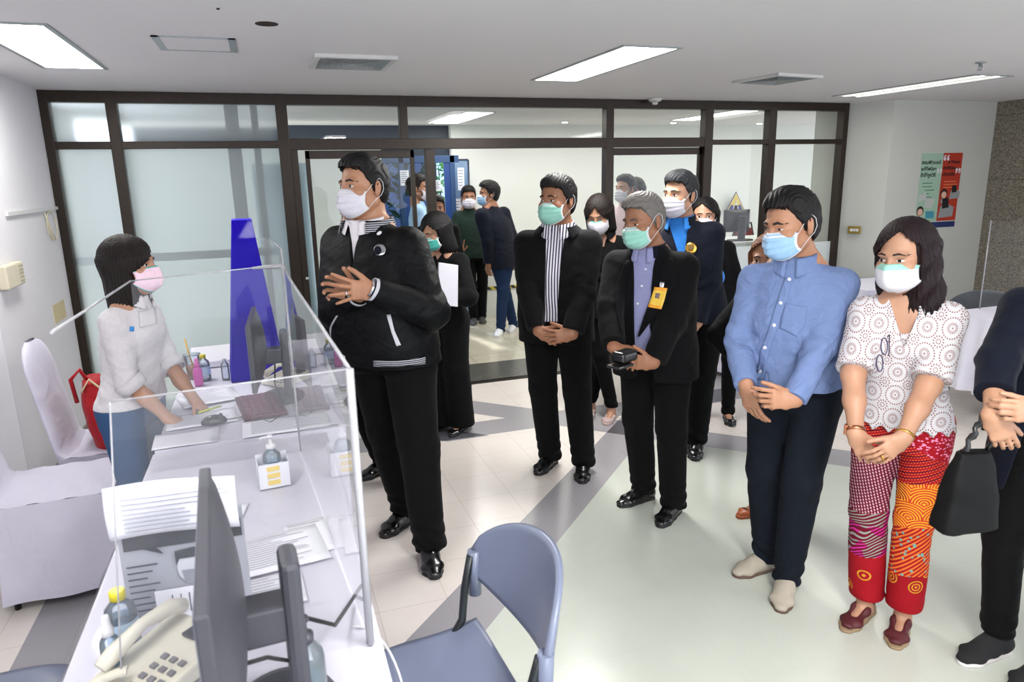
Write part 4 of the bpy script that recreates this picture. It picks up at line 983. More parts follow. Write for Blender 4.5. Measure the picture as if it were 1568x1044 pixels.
mb = MB(); mb.lathe([(.045, -.002), (.045, .001)], (.08, 3.2, CEIL), 24); tag(mb.done('ceiling_hole', plain('hole_brown', '2a120c', .9)), 'round dark brown hole cut in the ceiling', 'hole')
mb = MB(); mb.lathe([(.006, -.004), (.006, 0)], (-.09, 2.97, CEIL), 10); tag(mb.done('ceiling_screw', MAT['dark_void']), 'tiny dark screw head in the ceiling near the hole', 'screw')
o = empty('sprinkler', (4.23, 3.36, CEIL), 0, 'small pendent sprinkler head in the ceiling at upper right', 'sprinkler'); mb = MB(); mb.lathe([(.032, 0), (.03, -.006), (.012, -.008), (.009, -.03)], seg=16); mb.done('body', MAT['louvre'], o); mb = MB(); mb.tube([(-.012, 0, -.008), (-.016, 0, -.03), (0, 0, -.045)], .003, 6); mb.tube([(.012, 0, -.008), (.016, 0, -.03), (0, 0, -.045)], .003, 6); mb.lathe([(.018, -.045), (.018, -.048)], seg=12); mb.done('deflector', MAT['louvre'], o)
o = empty('smoke_detector', (3.22, 5.50, CEIL), 0, 'white smoke detector on the ceiling just before the glass wall', 'detector'); mb = MB(); mb.lathe([(.06, 0), (.06, -.012), (.045, -.025), (.03, -.03)], seg=24); mb.done('base', MAT['white_metal'], o); mb = MB(); mb.lathe([(.026, -.03), (.022, -.048), (.008, -.052)], seg=20); mb.done('sensor', MAT['white_metal'], o)
# ---------------- things on the left wall
mb = MB(); mb.span((XL, 4.58, 1.590), (XL+.016, YW-.05, 1.612)); tag(mb.done('cable_trunking', MAT['white_metal']), 'narrow white cable trunking strip high on the left wall', 'trunking')
mb = MB(); mb.tube([(XL+.01, 5.28, 1.59)]+[(XL+.012, 5.40+.11*math.sin(t)*(1 if t < 3.1 else 1), 1.49-.095*math.cos(t)) for t in np.linspace(.2, 6.1, 20)]+[(XL+.01, 5.28, 1.59)], .0035, 6); tag(mb.done('cable_loop', plain('cream_cable', 'cfc8a8', .5)), 'loop of cream cable hanging from the trunking on the left wall', 'cable')
o = empty('intercom_box', (XL, 4.45, 1.22), 0, 'cream plastic box mounted on the left wall at the frame edge', 'box'); mb = MB(); mb.span((0, -.16, 0), (.045, .12, .125), bevel=.008); mb.done('case', plain('cream_plastic', 'cfc7b0', .45), o); mb = MB()
for k in range(5): mb.span((.045, .04, .02+.02*k), (.048, .10, .028+.02*k))
mb.done('socket_slots', plain('beige', 'a79f88', .5), o)
mb = MB(); mb.span((XL, 5.14, .88), (XL+.002, 5.42, 1.0)); tag(mb.done('tape_remnant', plain('old_tape', 'd0c29a', .8)), 'yellowed tape remnant on the left wall', 'tape')
# ---------------- poster wall
o = empty('light_switch', (5.50, 5.50, 1.12), rad(-53), 'brass switch plate on the wall beside the glass partition', 'switch'); mb = MB(); mb.span((-.06, -.008, 0), (.06, 0, .075), bevel=.003); mb.done('plate', plain('brass', 'a8934e', .3, .9), o); mb = MB()
for k in (-1, 0, 1): mb.span((k*.026-.01, -.014, .025), (k*.026+.01, -.006, .05))
mb.done('rocker', MAT['mask_edge'], o)
PO = empty('poster', (6.057, 5.315, 1.15), 0, 'tall poster, green left half and red right half, with Thai text and printers', 'poster')
PWd, PHt = .545, .735
def quad(name, x0, z0, x1, z1, m, parent, y=-.004, th=.001):
    mb = MB(); mb.span((x0, y, z0), (x1, y+th, z1)); return mb.done(name, m, parent)
cm = lambda n_, h_: plain(n_, h_, .55, var=.03)
quad('sheet', 0, 0, PWd, PHt, cm('poster_white', 'c8cdc4'), PO, -.003); quad('green_panel', .005, .07, .285, PHt-.005, cm('poster_green', '9ab8a2'), PO, -.005); quad('red_panel', .285, .07, PWd-.005, PHt-.005, cm('poster_red', 'a8301c'), PO, -.005); quad('footer_band', .005, .005, PWd-.005, .062, cm('poster_navy', '1c2a5c'), PO, -.005)
def txt(name, body, size, loc, m, parent, rot=(rad(90), 0, 0), align='LEFT', bold=0.0, ext=.0006):
    c = bpy.data.curves.new(name, 'FONT'); c.body = body; c.size = size; c.extrude = ext; c.align_x = align; c.offset = bold
    o_ = bpy.data.objects.new(name, c); COL.objects.link(o_); o_.location = loc; o_.rotation_euler = rot; o_.data.materials.append(m); o_.parent = parent; return o_
bk = MAT['rubber']; txt('title_text', 'คอมพิวเตอร์', .050, (.012, -.0065, .625), bk, PO, bold=.001); txt('title_text', 'จะใช้ไฟน้อย', .044, (.012, -.0065, .565), bk, PO, bold=.001); txt('title_text', 'ถ้าใช้ถูกวิธี', .048, (.012, -.0065, .505), bk, PO, bold=.001)
txt('title_text', '& Printer', .042, (.355, -.0065, .63), bk, PO, bold=.001); txt('title_text', 'ถ้าใช้ดีมีผล', .040, (.30, -.0065, .57), bk, PO, bold=.001); txt('title_text', 'ประหยัด', .050, (.30, -.0065, .51), bk, PO, bold=.001)
wq = MAT['mask_edge']; txt('quote_mark', '“', .2, (.285, -.006, .57), wq, PO, bold=.003); txt('quote_mark', '”', .18, (.215, -.0058, .455), wq, PO, bold=.002); txt('quote_mark', '”', .18, (.46, -.006, .455), wq, PO, bold=.003)
mb = MB()
for k, (x0, w) in enumerate(((.05, .13), (.05, .13), (.09, .12), (.05, .10), (.05, .14))): mb.span((x0, -.0062, .44-.034*k), (x0+w, -.0052, .448-.034*k))
mb.done('small_print', cm('print_green', '4f7a5c'), PO); mb = MB()
for k, (x0, w) in enumerate(((.33, .16), (.33, .18), (.33, .13))): mb.span((x0, -.0062, .45-.028*k), (x0+w, -.0052, .458-.028*k))
mb.done('small_print', cm('print_orange', 'e07a4a'), PO)
def cartoon(x, z, s, hairw, shirt):
    mb = MB(); mb.lathe([(.001, 0), (.045*s, 0), (.045*s, .001)], (x, -.0066, z), 20, rotm(90), 1, 1.1); mb.done('drawn_hair', bk, PO); mb = MB(); mb.lathe([(.001, 0), (.034*s, 0), (.034*s, .001)], (x, -.0076, z-.01*s), 20, rotm(90)); mb.done('drawn_face', cm('drawn_skin', 'dba88c'), PO)
    mb = MB(); mb.lathe([(.009*s, 0), (.009*s, .001)], (x-.013*s, -.0084, z-.008*s), 12, rotm(90)); mb.lathe([(.009*s, 0), (.009*s, .001)], (x+.013*s, -.0084, z-.008*s), 12, rotm(90)); mb.done('drawn_glasses', cm('drawn_lens', 'b9b4c2'), PO)
    mb = MB(); mb.poly([(x-.035*s, -.0064, z-.09*s), (x+.035*s, -.0064, z-.09*s), (x+.022*s, -.0064, z-.04*s), (x-.022*s, -.0064, z-.04*s)], (0, -.0006, 0)); mb.done('drawn_shirt', shirt, PO)
cartoon(.345, .335, 1.0, 1, cm('drawn_gray', '8a9490')); cartoon(.055, .175, 1.0, 1, cm('drawn_mint', 'a8bdb4'))
pg = cm('drawn_printer', '8d8f90')
mb = MB(); mb.poly([(.02, -.006, .33), (.11, -.006, .36), (.12, -.006, .29), (.02, -.006, .26)], (0, -.0006, 0)); mb.poly([(.12, -.006, .30), (.23, -.006, .29), (.20, -.006, .20), (.10, -.006, .21)], (0, -.0006, 0)); mb.done('drawn_folder', cm('drawn_folder', 'b4b8b4'), PO)
mb = MB(); mb.poly([(.13, -.006, .17), (.24, -.006, .17), (.245, -.006, .10), (.135, -.006, .10)], (0, -.0012, 0)); mb.done('drawn_screen', cm('drawn_cyan', '3f8ea0'), PO)
for dx, dz, q in ((.30, .10, 1.0), (.42, .28, .7)):
    mb = MB(); mb.poly([(dx, -.006, dz), (dx+.19*q, -.006, dz+.01), (dx+.2*q, -.006, dz+.10*q), (dx+.13*q, -.006, dz+.13*q), (dx+.02*q, -.006, dz+.12*q)], (0, -.0008, 0)); mb.done('drawn_printer', pg, PO); mb = MB(); mb.poly([(dx+.04*q, -.0072, dz+.09*q), (dx+.13*q, -.0072, dz+.10*q), (dx+.11*q, -.0072, dz+.20*q), (dx+.03*q, -.0072, dz+.19*q)], (0, -.0006, 0)); mb.done('drawn_paper_tray', bk, PO)
mb = MB(); mb.span((5.66+.30, 5.305, 1.12), (5.66+.36, 5.314, 1.20)); tag(mb.done('wall_plate', MAT['white_metal']), 'blank white wall plate left of the poster behind the dark-haired woman', 'plate')

# ================================================================ furniture and things on the desks
def _cover():
    n = NT('chair_cover_fabric'); f = n.noise(5, 3, .5, None, 1.2); n.bump(n.add(f, n.mul(n.noise(1200, 1), .02)), .3, .05); return n.fin(n.mix(n.noise(3), hexc('bfbccb'), hexc('cecbd9')), .7, 0, .25, .2)
MAT['cover'] = _cover()
def _tablecl():
    n = NT('table_cloth'); f = n.noise(6, 3, .5, None, 1.0); n.bump(f, .15, .03); return n.fin(n.mix(n.noise(4), hexc('d6d4e2'), hexc('e2e0ec')), .6, 0, .3)
MAT['tcloth'] = _tablecl(); MAT['plastic_sheet'] = glass_thin('clear_plastic_sheet', (.995, .995, 1.0), .35, .08)
MAT['acrylic'] = glass_thin('clear_acrylic', (.99, .99, .995), .55, .0, .035, (.85, .86, .9)); MAT['acr_edge'] = plain('acrylic_edge', 'dcdce2', .25); MAT['acr_edge'].node_tree.nodes['Principled BSDF'].inputs['Transmission Weight'].default_value = .55
MAT['monitor'] = plain('monitor_plastic', '3c3c44', .45); MAT['monitor_dark'] = plain('dark_plastic', '17171a', .4); MAT['screen'] = plain('screen_off', '8d95a6', .2)
MAT['gray_plastic'] = plain('gray_blue_plastic', '6a7186', .32, var=.03, scale=5); MAT['chair_metal'] = plain('chair_tube', '24282a', .35, .5); MAT['dark_gray_plastic'] = plain('dark_gray_plastic', '3a3f45', .4)
MAT['cream'] = plain('cream_plastic_phone', 'cfcabb', .45); MAT['ink_light'] = plain('print_gray', '8f909c', .8); MAT['red_cloth'] = cloth('red_canvas', 'a3141c', .7, 900, .5, .1, 14); MAT['yellow'] = plain('yellow_plastic', 'd6c828', .35)
MAT['pink_plastic'] = plain('pink_plastic', 'd06ab0', .35); MAT['orange_drink'] = plain('iced_tea', 'd3905a', .2); MAT['navy_plastic'] = plain('navy_plastic', '1d2c8a', .5)
def liquid(name, c, a=.55): return glass_thin(name, c, .8, 0, a, c)
MAT['clear_pl'] = glass_thin('clear_bottle', (.88, .93, .97), 1.0, .02, .12, (.8, .88, .95)); MAT['blue_gel'] = liquid('blue_gel', hexc('3fb4dc')); MAT['lt_label'] = plain('bottle_label', 'b9cfe6', .5); MAT['teal_gel'] = liquid('teal_gel', hexc('2a6f7c'), .7)
def desk(name, x0, x1, y0, y1, z, label, group=None, skirt=0.0, seed=0):
    o = empty(name, ((x0+x1)/2, (y0+y1)/2, 0), 0, label, 'table', group); w, l = (x1-x0)/2, (y1-y0)/2; mb = MB()
    def f(u, v):
        a = u*4; k = int(min(a, 3.999)); t = a-k; C = [(-w, -l), (w, -l), (w, l), (-w, l), (-w, -l)]; p = np.array(C[k])*(1-t)+np.array(C[k+1])*t
        nrm = [(0, -1), (1, 0), (0, 1), (-1, 0)][k]; s_ = .022*v*(math.sin(u*90+seed)+.6*math.sin(u*47))*(1 if v > .1 else 0)+.015*v
        return (p[0]+nrm[0]*s_, p[1]+nrm[1]*s_, z-(z-skirt)*v)
    mb.grid(f, 160, 8, False); g = MB(); mb.poly([(-w, -l, z), (w, -l, z), (w, l, z), (-w, l, z)]); mb.done('tablecloth', MAT['tcloth'], o); g.bm.free()
    mb = MB(); mb.span((-w+.02, -l+.02, z-.03), (w-.02, l-.02, z-.004)); mb.done('table_top', MAT['monitor'], o)
    for sx in (-1, 1):
        for sy in (-1, 1): mb = MB(); mb.tube([(sx*(w-.05), sy*(l-.05), 0), (sx*(w-.05), sy*(l-.05), z-.03)], .014, 8); mb.done('leg', MAT['chair_metal'], o)
    return o
TG = 'white clothed tables in a row under the acrylic screens'
desk('clothed_table', -.485, .155, .95, 2.80, .745, 'near white clothed table in front, under the near acrylic screen', TG, seed=1); desk('clothed_table', -.485, .235, 2.84, 4.62, .745, 'far white clothed table where the woman in the white blouse stands', TG, seed=2)
def sheet(x0, x1, y0, y1, label, ovr=.10):
    def f(u, v):
        x = x0-ovr+(x1-x0+2*ovr)*u; y = y0+(y1-y0)*v; z = .7485+.0012*math.sin(x*40+y*13)+.001*math.sin(y*31)
        if x < x0-.002: z -= (x0-x)*1.3+.004*math.sin(y*25); x = x0-(x0-x)*.25-.003
        if x > x1+.002: z -= (x-x1)*1.3+.004*math.sin(y*22); x = x1+(x-x1)*.25+.003
        return (x, y, z)
    mb = MB(); mb.grid(f, 40, 60); return tag(mb.done('plastic_sheet', MAT['plastic_sheet']), label, 'plastic sheet', 'clear plastic sheets over the tables')
sheet(-.49, .16, .96, 2.79, 'clear plastic sheet over the near table', .12); sheet(-.49, .24, 2.85, 4.6, 'clear plastic sheet over the far table', .08)
# --- acrylic sneeze guards
def ppanel(pts, m, parent, name, edges=(), th=.004, er=.0045):
    mb = MB(); mb.poly(pts); o = mb.done(name, m, parent)
    if edges:
        e = MB()
        for i in edges: e.tube([pts[i], pts[(i+1) % len(pts)]], er, 6)
        e.done('edge', MAT['acr_edge'], o)
    return o
G1 = empty('acrylic_guard', (.04, 2.6, 0), 0, 'near clear acrylic sneeze guard standing on the near table', 'screen', 'acrylic sneeze guards on the tables')
def L(p): return (p[0]-.04, p[1]-2.6, p[2])
topc = [(.130, 1.38, 1.375), (.112, 1.55, 1.395), (.094, 1.78, 1.412), (.076, 2.02, 1.425), (.058, 2.30, 1.437), (.044, 2.61, 1.455)]
mp = [L((.130, 1.38, .75))]+[L(p) for p in topc]+[L((.044, 2.61, .75))]
mb = MB(); mb.poly(mp); o = mb.done('front_panel', MAT['acrylic'], G1); e = MB(); e.tube(mp[1:-1], .0045, 6); e.tube([mp[-2], mp[-1]], .0035, 6); e.tube([mp[0], mp[1]], .0085, 8); e.done('edge', MAT['acr_edge'], o)
ppanel([L((.044, 2.61, .75)), L((.044, 2.61, 1.455)), L((-.443, 2.61, 1.43)), L((-.47, 2.61, .75))], MAT['acrylic'], G1, 'far_wing', (1,), er=.0022)
ppanel([L((.130, 1.38, .75)), L((.130, 1.38, 1.375)), L((-.30, 1.40, 1.355)), L((-.36, 1.40, .75))], MAT['acrylic'], G1, 'near_wing', (1, 2), er=.0016)
mb = MB(); mb.tube([L((-.443, 2.61, 1.43)), L((-.375, 1.41, 1.49))], .003, 6); mb.done('side_rail', MAT['acr_edge'], G1)
mb = MB(); mb.tube([L((-.06, 2.606, 1.449)), L((.04, 2.604, 1.452)), L((.046, 2.5, 1.449))], [.004, .010, .005], 8); mb.done('corner_glare_clip', MAT['acr_edge'], G1)  # pale wedge at the joint imitates glare in the shape of a clip
G2 = empty('acrylic_guard', (.02, 4.3, 0), 0, 'far clear acrylic sneeze guard with a tall wing beside the blue box', 'screen', 'acrylic sneeze guards on the tables')
L2 = lambda p: (p[0]-.02, p[1]-4.3, p[2])
ppanel([L2((.01, 4.45, .75)), L2((.01, 4.45, 1.42)), L2((.045, 2.72, 1.50)), L2((.045, 2.72, .75))], MAT['acrylic'], G2, 'front_panel', (1, 2), er=.004)
ppanel([L2((.01, 4.45, .75)), L2((.01, 4.45, 1.415)), L2((-.18, 4.45, 1.405)), L2((-.18, 4.45, .75))], MAT['acrylic'], G2, 'far_wing', (1,), er=.002)
# --- covered banquet chairs
def covered_chair(x, y, rz, label, bag=None, w=.44):
    """seat faces local +x"""
    o = empty('covered_chair', (x, y, 0), rad(rz), label, 'chair', 'chairs under white covers'); mb = MB(); hw = w/2
    def f(u, v):      # skirt and seat as one draped cover
        a = u*4; k = int(min(a, 3.999)); t = a-k; C = [(-.22, -hw), (.23, -hw), (.23, hw), (-.22, hw), (-.22, -hw)]; p = np.array(C[k])*(1-t)+np.array(C[k+1])*t
        fl = 1-.03*math.sin(math.pi*v)+.05*v; wv = .010*v*math.sin(u*38); return (p[0]*fl+wv*(k % 2), p[1]*fl+wv*((k+1) % 2), .47-.43*v)
    mb.grid(f, 96, 14, False); mb.grid(lambda u, v: (-.22+.45*u, -hw+w*v, .47+.012*math.sin(math.pi*u)*math.sin(math.pi*v)+.004*math.sin(u*22+v*9)), 16, 16)
    def bk(u, v):      # back: an upright tapering pillow with a rounded head
        a = 2*math.pi*u; hh = .42+.60*v; taper = 1 if v < .72 else math.sqrt(max(0.0, 1-((v-.72)/.285)**2)); th = .032*(.4+.6*taper)
        cx = -.235-.10*v; yy = math.cos(a)*hw*.98*(taper**.8)*(1-.05*v); s_ = .08*max(0, 1-v*9)
        return (cx+math.sin(a)*th+s_*(math.sin(a) > 0), yy, hh)
    mb.grid(bk, 36, 24, True); mb.done('chair_cover', MAT['cover'], o)
    for sx in (-.19, .2):
        for sy in (-1, 1): mb = MB(); mb.tube([(sx, sy*(hw-.03), 0), (sx, sy*(hw-.03), .44)], .013, 8); mb.done('leg', MAT['chair_metal'], o)
    return o
covered_chair(-.965, 3.39, 3, 'near white covered chair at the left edge beside the near table'); covered_chair(-.80, 3.90, 0, 'far white covered chair with the red bag on it, behind the standing woman')
covered_chair(3.86, 4.98, 12, 'white covered chair beside the small white table behind the navy jacket man')
# --- grey plastic chairs
def plastic_chair(x, y, rz, label, m='gray_plastic', z=.45):
    o = empty('plastic_chair', (x, y, 0), rad(rz), label, 'chair', 'moulded plastic chairs'); mb = MB()      # faces local +x
    def f(u, v):
        a, b = u*2-1, v*2-1; X = .22*a; Yy = .225*b*(1-.10*max(0, a)); zz = z-.018*(1-b*b)*(1-a*a)+(.02*max(0, -a)**3)-(.03*max(0, a)**4)-.012*b**4; return (X-.02*b*b*(a > 0)*a, Yy, zz)
    mb.grid(f, 22, 22); mb.done('seat', MAT[m], o, solid=.014)
    mb = MB()
    def g(u, v):
        b = u*2-1; lo_ = .60-.085*(1-abs(b)**2); hi_ = .675+.135*max(0, 1-abs(b)**2.3)**.6; zz = lo_+(hi_-lo_)*v
        return (-.255-.055*(1-b*b)-.04*(zz-.5)/.3+.05*b*b, .262*b, zz)
    mb.grid(g, 30, 12); mb.done('backrest', MAT[m], o, solid=.018)
    for s_ in (-1, 1):
        mb = MB(); mb.tube([(-.13, .20*s_, .43), (-.175, .225*s_, .47), (-.19, .238*s_, .56), (-.215, .245*s_, .66)], .012, 10); mb.done('back_post', MAT['chair_metal'], o)
        mb = MB(); mb.tube([(-.225, .247*s_, .53), (-.228, .251*s_, .67)], .020, 10); mb.done('post_sleeve', MAT[m], o)
        for t in (-1, 1): mb = MB(); mb.tube([(t*.13, .19*s_, .435), (t*.20, .225*s_, .0)], .011, 8); mb.done('leg', MAT['chair_metal'], o)
    mb = MB(); mb.tube([(-.13, -.19, .425), (.13, -.19, .425), (.13, .19, .425), (-.13, .19, .425), (-.13, -.19, .425)], .009, 8); mb.done('seat_frame', MAT['chair_metal'], o); return o
plastic_chair(.275, 1.55, 183, 'grey-blue plastic chair in the foreground drawn up to the near table'); plastic_chair(-.80, 1.82, 8, 'grey plastic chair cut by the bottom left corner, left of the near table')
plastic_chair(4.92, 3.72, 200, 'dark grey plastic chair between the lace blouse woman and the right edge', 'dark_gray_plastic'); plastic_chair(4.75, 4.32, 80, 'blue plastic chair half hidden behind the blue shirt man', 'navy_plastic')
SM = 'small white clothed tables along the right side'
desk('clothed_table', 4.14, 4.72, 5.12, 5.55, .72, 'small white clothed table between the covered chair and the glass wall', SM, .12, 3); desk('clothed_table', 4.75, 5.65, 4.55, 5.1, .74, 'white clothed table by the right wall under the brass switch', SM, .3, 4)
rt = desk('clothed_table', 4.42, 5.6, 3.15, 3.55, .76, 'white clothed table at the right edge with an acrylic screen', SM, .25, 5)
G3 = empty('acrylic_guard', (4.75, 3.4, .76), 0, 'tall clear acrylic screen on the table at the right edge', 'screen'); ppanel([(0, -.15, 0), (0, -.15, .62), (.5, -.13, .62), (.5, -.13, 0)], MAT['acrylic'], G3, 'front_panel', (0, 1)); ppanel([(0, -.15, 0), (0, -.15, .62), (-.04, .12, .62), (-.04, .12, 0)], MAT['acrylic'], G3, 'side_panel', (2,))
def monitor(x, y, z, rz, w, h, label, m='monitor', stand=True, ztop=None):
    """screen faces local -y"""
    o = empty('monitor', (x, y, z), rad(rz), label, 'monitor', 'flat computer monitors'); mb = MB(); mb.span((-w/2, -.010, .10), (w/2, .012, .10+h), bevel=.004); mb.done('bezel', MAT[m], o)
    mb = MB(); mb.span((-w/2+.015, -.012, .12), (w/2-.015, -.0095, .10+h-.012)); mb.done('screen', MAT['screen'], o)
    mb = MB(); mb.grid(lambda u, v: ((u-.5)*w*.96, .012+.042*(math.sin(math.pi*u)**.5)*(math.sin(math.pi*v)**.5), .105+(h-.01)*v), 20, 14); mb.done('back_shell', MAT[m], o)
    if stand:
        mb = MB(); mb.span((-.035, .04, .10+h*.24), (.035, .125, .10+h*.47), bevel=.006); mb.done('arm', MAT[m], o); mb = MB(); mb.span((-.045, .115, .012), (.045, .150, .10+h*.74), bevel=.012); mb.done('neck', MAT[m], o)
        mb = MB(); mb.lathe([(.0, 0), (.13, 0), (.13, .008), (.11, .014), (.0, .016)], (0, .10, 0), 36, None, 1.0, .8); mb.done('base', MAT[m], o)
    return o
monitor(-.152, 1.22, .75, -86.5, .56, .315, 'big grey monitor seen edge-on from behind, filling the lower left foreground'); monitor(-.105, 3.36, .75, -92, .50, .30, 'flat monitor on the far table in front of the blue box')
monitor(5.26, 7.05, .95, 172, .33, .26, 'black monitor on the reception counter behind the glass', 'monitor_dark')
# monitor cables
mb = MB(); mb.tube([(-.12, 1.22, 1.00), (-.06, 1.24, .97), (.02, 1.28, .90), (.06, 1.40, .80), (.10, 1.52, .765), (.14, 1.60, .76)], .0045, 8); mb.tube([(-.13, 1.22, 1.0), (-.10, 1.22, 1.0)], .009, 8); tag(mb.done('cable', MAT['rubber']), 'black cable running from the big grey monitor to the panel', 'cable')
mb = MB(); mb.tube([(-.12, 1.15, .93), (-.07, 1.17, .92), (-.02, 1.22, .86), (.0, 1.20, .79), (-.04, 1.1, .76)], .004, 8); tag(mb.done('cable', MAT['rubber']), 'black cable looping under the big grey monitor', 'cable')
mb = MB(); mb.tube([(.10+.02*t+.09*math.sin(t*1.5), 1.45-.05*t, .754-.27*t**2.2) for t in np.linspace(0, 1, 14)], .0028, 8); tag(mb.done('cable', MAT['mask_edge']), 'white cable hanging over the table edge onto the plastic chair', 'cable')
mb = MB(); mb.tube([(-.06, 3.36, .97), (-.02, 3.40, .92), (-.03, 3.3, .83), (.0, 3.2, .765), (-.10, 3.05, .755), (-.06, 2.98, .755), (-.02, 3.06, .755)], .0035, 8); tag(mb.done('cable', MAT['rubber']), 'tangled black cable behind the far monitor', 'cable')
# blue tapered box
def bluebox():
    o = empty('tapered_box', (-.115, 3.86, .75), rad(4), 'tall tapered translucent blue box, open at the top, standing on the far table', 'box'); m = glass_thin('blue_acrylic', (.13, .05, .85), .25, .02, .5, hexc('3018c8'))
    b, t, h = .135, .045, .81; P = lambda s, z: [(-s, -s, z), (s, -s, z), (s, s, z), (-s, s, z)]; A, B = P(b, 0), P(t, h); mb = MB()
    for i in range(4): mb.poly([A[i], A[(i+1) % 4], B[(i+1) % 4], B[i]])
    mb.poly(A[::-1]); mb.done('body', m, o, solid=.003); mb = MB(); mb.tube(B+[B[0]], .003, 6); mb.done('rim', plain('blue_rim', '5a4cff', .3), o)
bluebox()
def paper(name, c, w, l, rz, label, lines=12, z=.7505, group='papers lying on the tables', table=False):
    o = empty(name, (c[0], c[1], z), rad(rz), label, 'paper', group); mb = MB(); mb.grid(lambda u, v: (w*(u-.5), l*(v-.5), .0012*math.sin(u*5+v*3)), 6, 6); mb.done('sheet', MAT['paper'], o, solid=.0006)
    if lines:
        mb = MB(); rr = random.Random(hash(label) % 99)
        for k in range(lines):
            yy = l*(.40-.8*k/lines); mb.span((-w*.4, yy-.0012, .0022), (w*(rr.uniform(.05, .4)), yy+.0012, .0026))
        mb.done('text_lines', MAT['ink_light'], o)
    return o
paper('paper', (-.08, 1.86), .30, .21, 8, 'typed form lying behind the neck of the big monitor', 14, .7545); paper('paper', (-.10, 1.66), .21, .15, 4, 'typed table sheet lying right behind the big monitor', 9, .756)
paper('paper', (-.22, 2.16), .15, .14, -10, 'small typed slip left of the boxed sanitizer', 8); paper('paper', (-.38, 2.93), .24, .18, 3, 'blank sheet at the near corner of the far table', 0)
paper('paper', (-.34, 3.16), .28, .20, 6, 'typed sheet beside the computer mouse', 9, .7515); paper('paper', (.0, 2.93), .34, .20, 2, 'stack of typed sheets by the near edge of the far table', 14, .756)
paper('paper', (-.33, 3.47), .26, .22, 16, 'typed sheet under the woman hands on the far table', 9, .756); paper('paper', (.03, 1.92), .12, .20, 5, 'typed sheet beside the acrylic panel on the near table', 9, .7515)
ho = empty('document_box', (-.37, 4.3, .75), rad(4), 'flat white document box at the far end of the far table', 'box'); mb = MB(); mb.span((-.11, -.22, 0), (.12, .2, .035), bevel=.003); mb.done('lid', MAT['paper'], ho)
# standing sign by the phone
so_ = empty('sign_holder', (-.255, 1.63, .75), rad(-3), 'standing sheet with printed mask notice behind the cream telephone', 'sign'); mb = MB(); mb.span((-.125, 0, 0), (.14, .004, .26)); mb.done('notice_sheet', plain('notice_gray', '9a9ca6', .6), so_)
mb = MB(); mb.grid(lambda u, v: (-.135+.27*u, -.012-.010*math.sin(math.pi*v)-.008*u, .225+.125*v+.006*math.sin(u*4)), 14, 8); mb.done('top_sheet', MAT['paper'], so_, solid=.001)
mb = MB(); rr = random.Random(4)
for k in range(8): mb.span((-.10, -.032+.0015*abs(k-4), .245+.011*k), (rr.uniform(.02, .13), -.0285+.0015*abs(k-4), .2459+.011*k))
mb.done('text_lines', MAT['ink_light'], so_); dg = plain('notice_dark', '33353c', .6)
mb = MB(); mb.poly([(-.115, -.003, .19), (.135, -.003, .19), (.135, -.003, .235), (-.115, -.003, .235)], (0, -.001, 0)); mb.poly([(-.08, -.003, .192), (-.05, -.003, .192), (-.035, -.003, .172)], (0, -.001, 0)); mb.done('speech_bubble', dg, so_)
mb = MB(); mb.lathe([(.001, 0), (.036, 0), (.036, .001)], (.02, -.004, .13), 24, rotm(90), .85, 1.1); mb.done('drawn_face', plain('notice_face', 'b9bac2', .6), so_); mb = MB(); mb.poly([(-.012, -.0056, .14), (-.012, -.0056, .175), (.035, -.0056, .18), (.052, -.0056, .165), (.052, -.0056, .14), (.045, -.0056, .155), (-.004, -.0056, .155)], (0, -.001, 0)); mb.done('drawn_hair', dg, so_)
mb = MB(); mb.poly([(-.002, -.0056, .125), (.042, -.0056, .125), (.038, -.0056, .10), (.02, -.0056, .092), (.002, -.0056, .10)], (0, -.001, 0)); mb.done('drawn_mask', plain('notice_mask', '7d7f8a', .6), so_)
mb = MB(); mb.span((-.065, -.007, .0), (.10, -.005, .082)); mb.done('slip', MAT['paper'], so_); mb = MB()
for k in range(9): mb.span((-.115, -.003, .02+.016*k), (-.075+.012*(k % 3), -.002, .023+.016*k))
for k in range(5): mb.span((-.03+.018*k, -.0085, .02), (-.028+.018*k, -.007, .068))
mb.done('small_print', MAT['ink'], so_)
# bottles
def bottle(x, y, h, r, body, cap, label, kind='cap', z=.75, lab=None, cat='bottle', liq=None, grp=None):
    o = empty('bottle', (x, y, z), 0, label, cat, grp); mb = MB(); mb.lathe([(.0, 0), (r*.95, 0), (r, .006), (r, h*.62), (r*.92, h*.72), (r*.45, h*.84), (r*.42, h*.88)], seg=24); mb.done('body', body, o)
    if liq: mb = MB(); mb.lathe([(.0, .003), (r*.9, .003), (r*.93, h*.45), (0, h*.45)], seg=24); mb.done('liquid', liq, o)
    if lab: mb = MB(); mb.grid(lambda u, v: ((r+.0008)*math.cos(u*2*math.pi), (r+.0008)*math.sin(u*2*math.pi), h*(.22+.33*v)), 24, 2, True); mb.done('label', lab, o)
    if kind == 'cap': mb = MB(); mb.lathe([(r*.50, h*.86), (r*.50, h*.985), (r*.44, h)], seg=20); mb.done('cap', cap, o)
    elif kind == 'pump':
        mb = MB(); mb.lathe([(r*.5, h*.86), (r*.5, h*.95), (r*.2, h*.96), (r*.18, h*1.12)], seg=16); mb.lathe([(r*.34, h*1.12), (r*.30, h*1.17)], seg=16); mb.tube([(0, 0, h*1.14), (-r*.9, 0, h*1.13), (-r*1.0, 0, h*1.09)], r*.13, 8); mb.done('pump_head', cap, o)
    elif kind == 'spray': mb = MB(); mb.lathe([(r*.62, h*.82), (r*.62, h*.94), (r*.45, h*1.0), (r*.38, h*1.16), (r*.3, h*1.2)], seg=18); mb.done('spray_cap', cap, o)
    return o
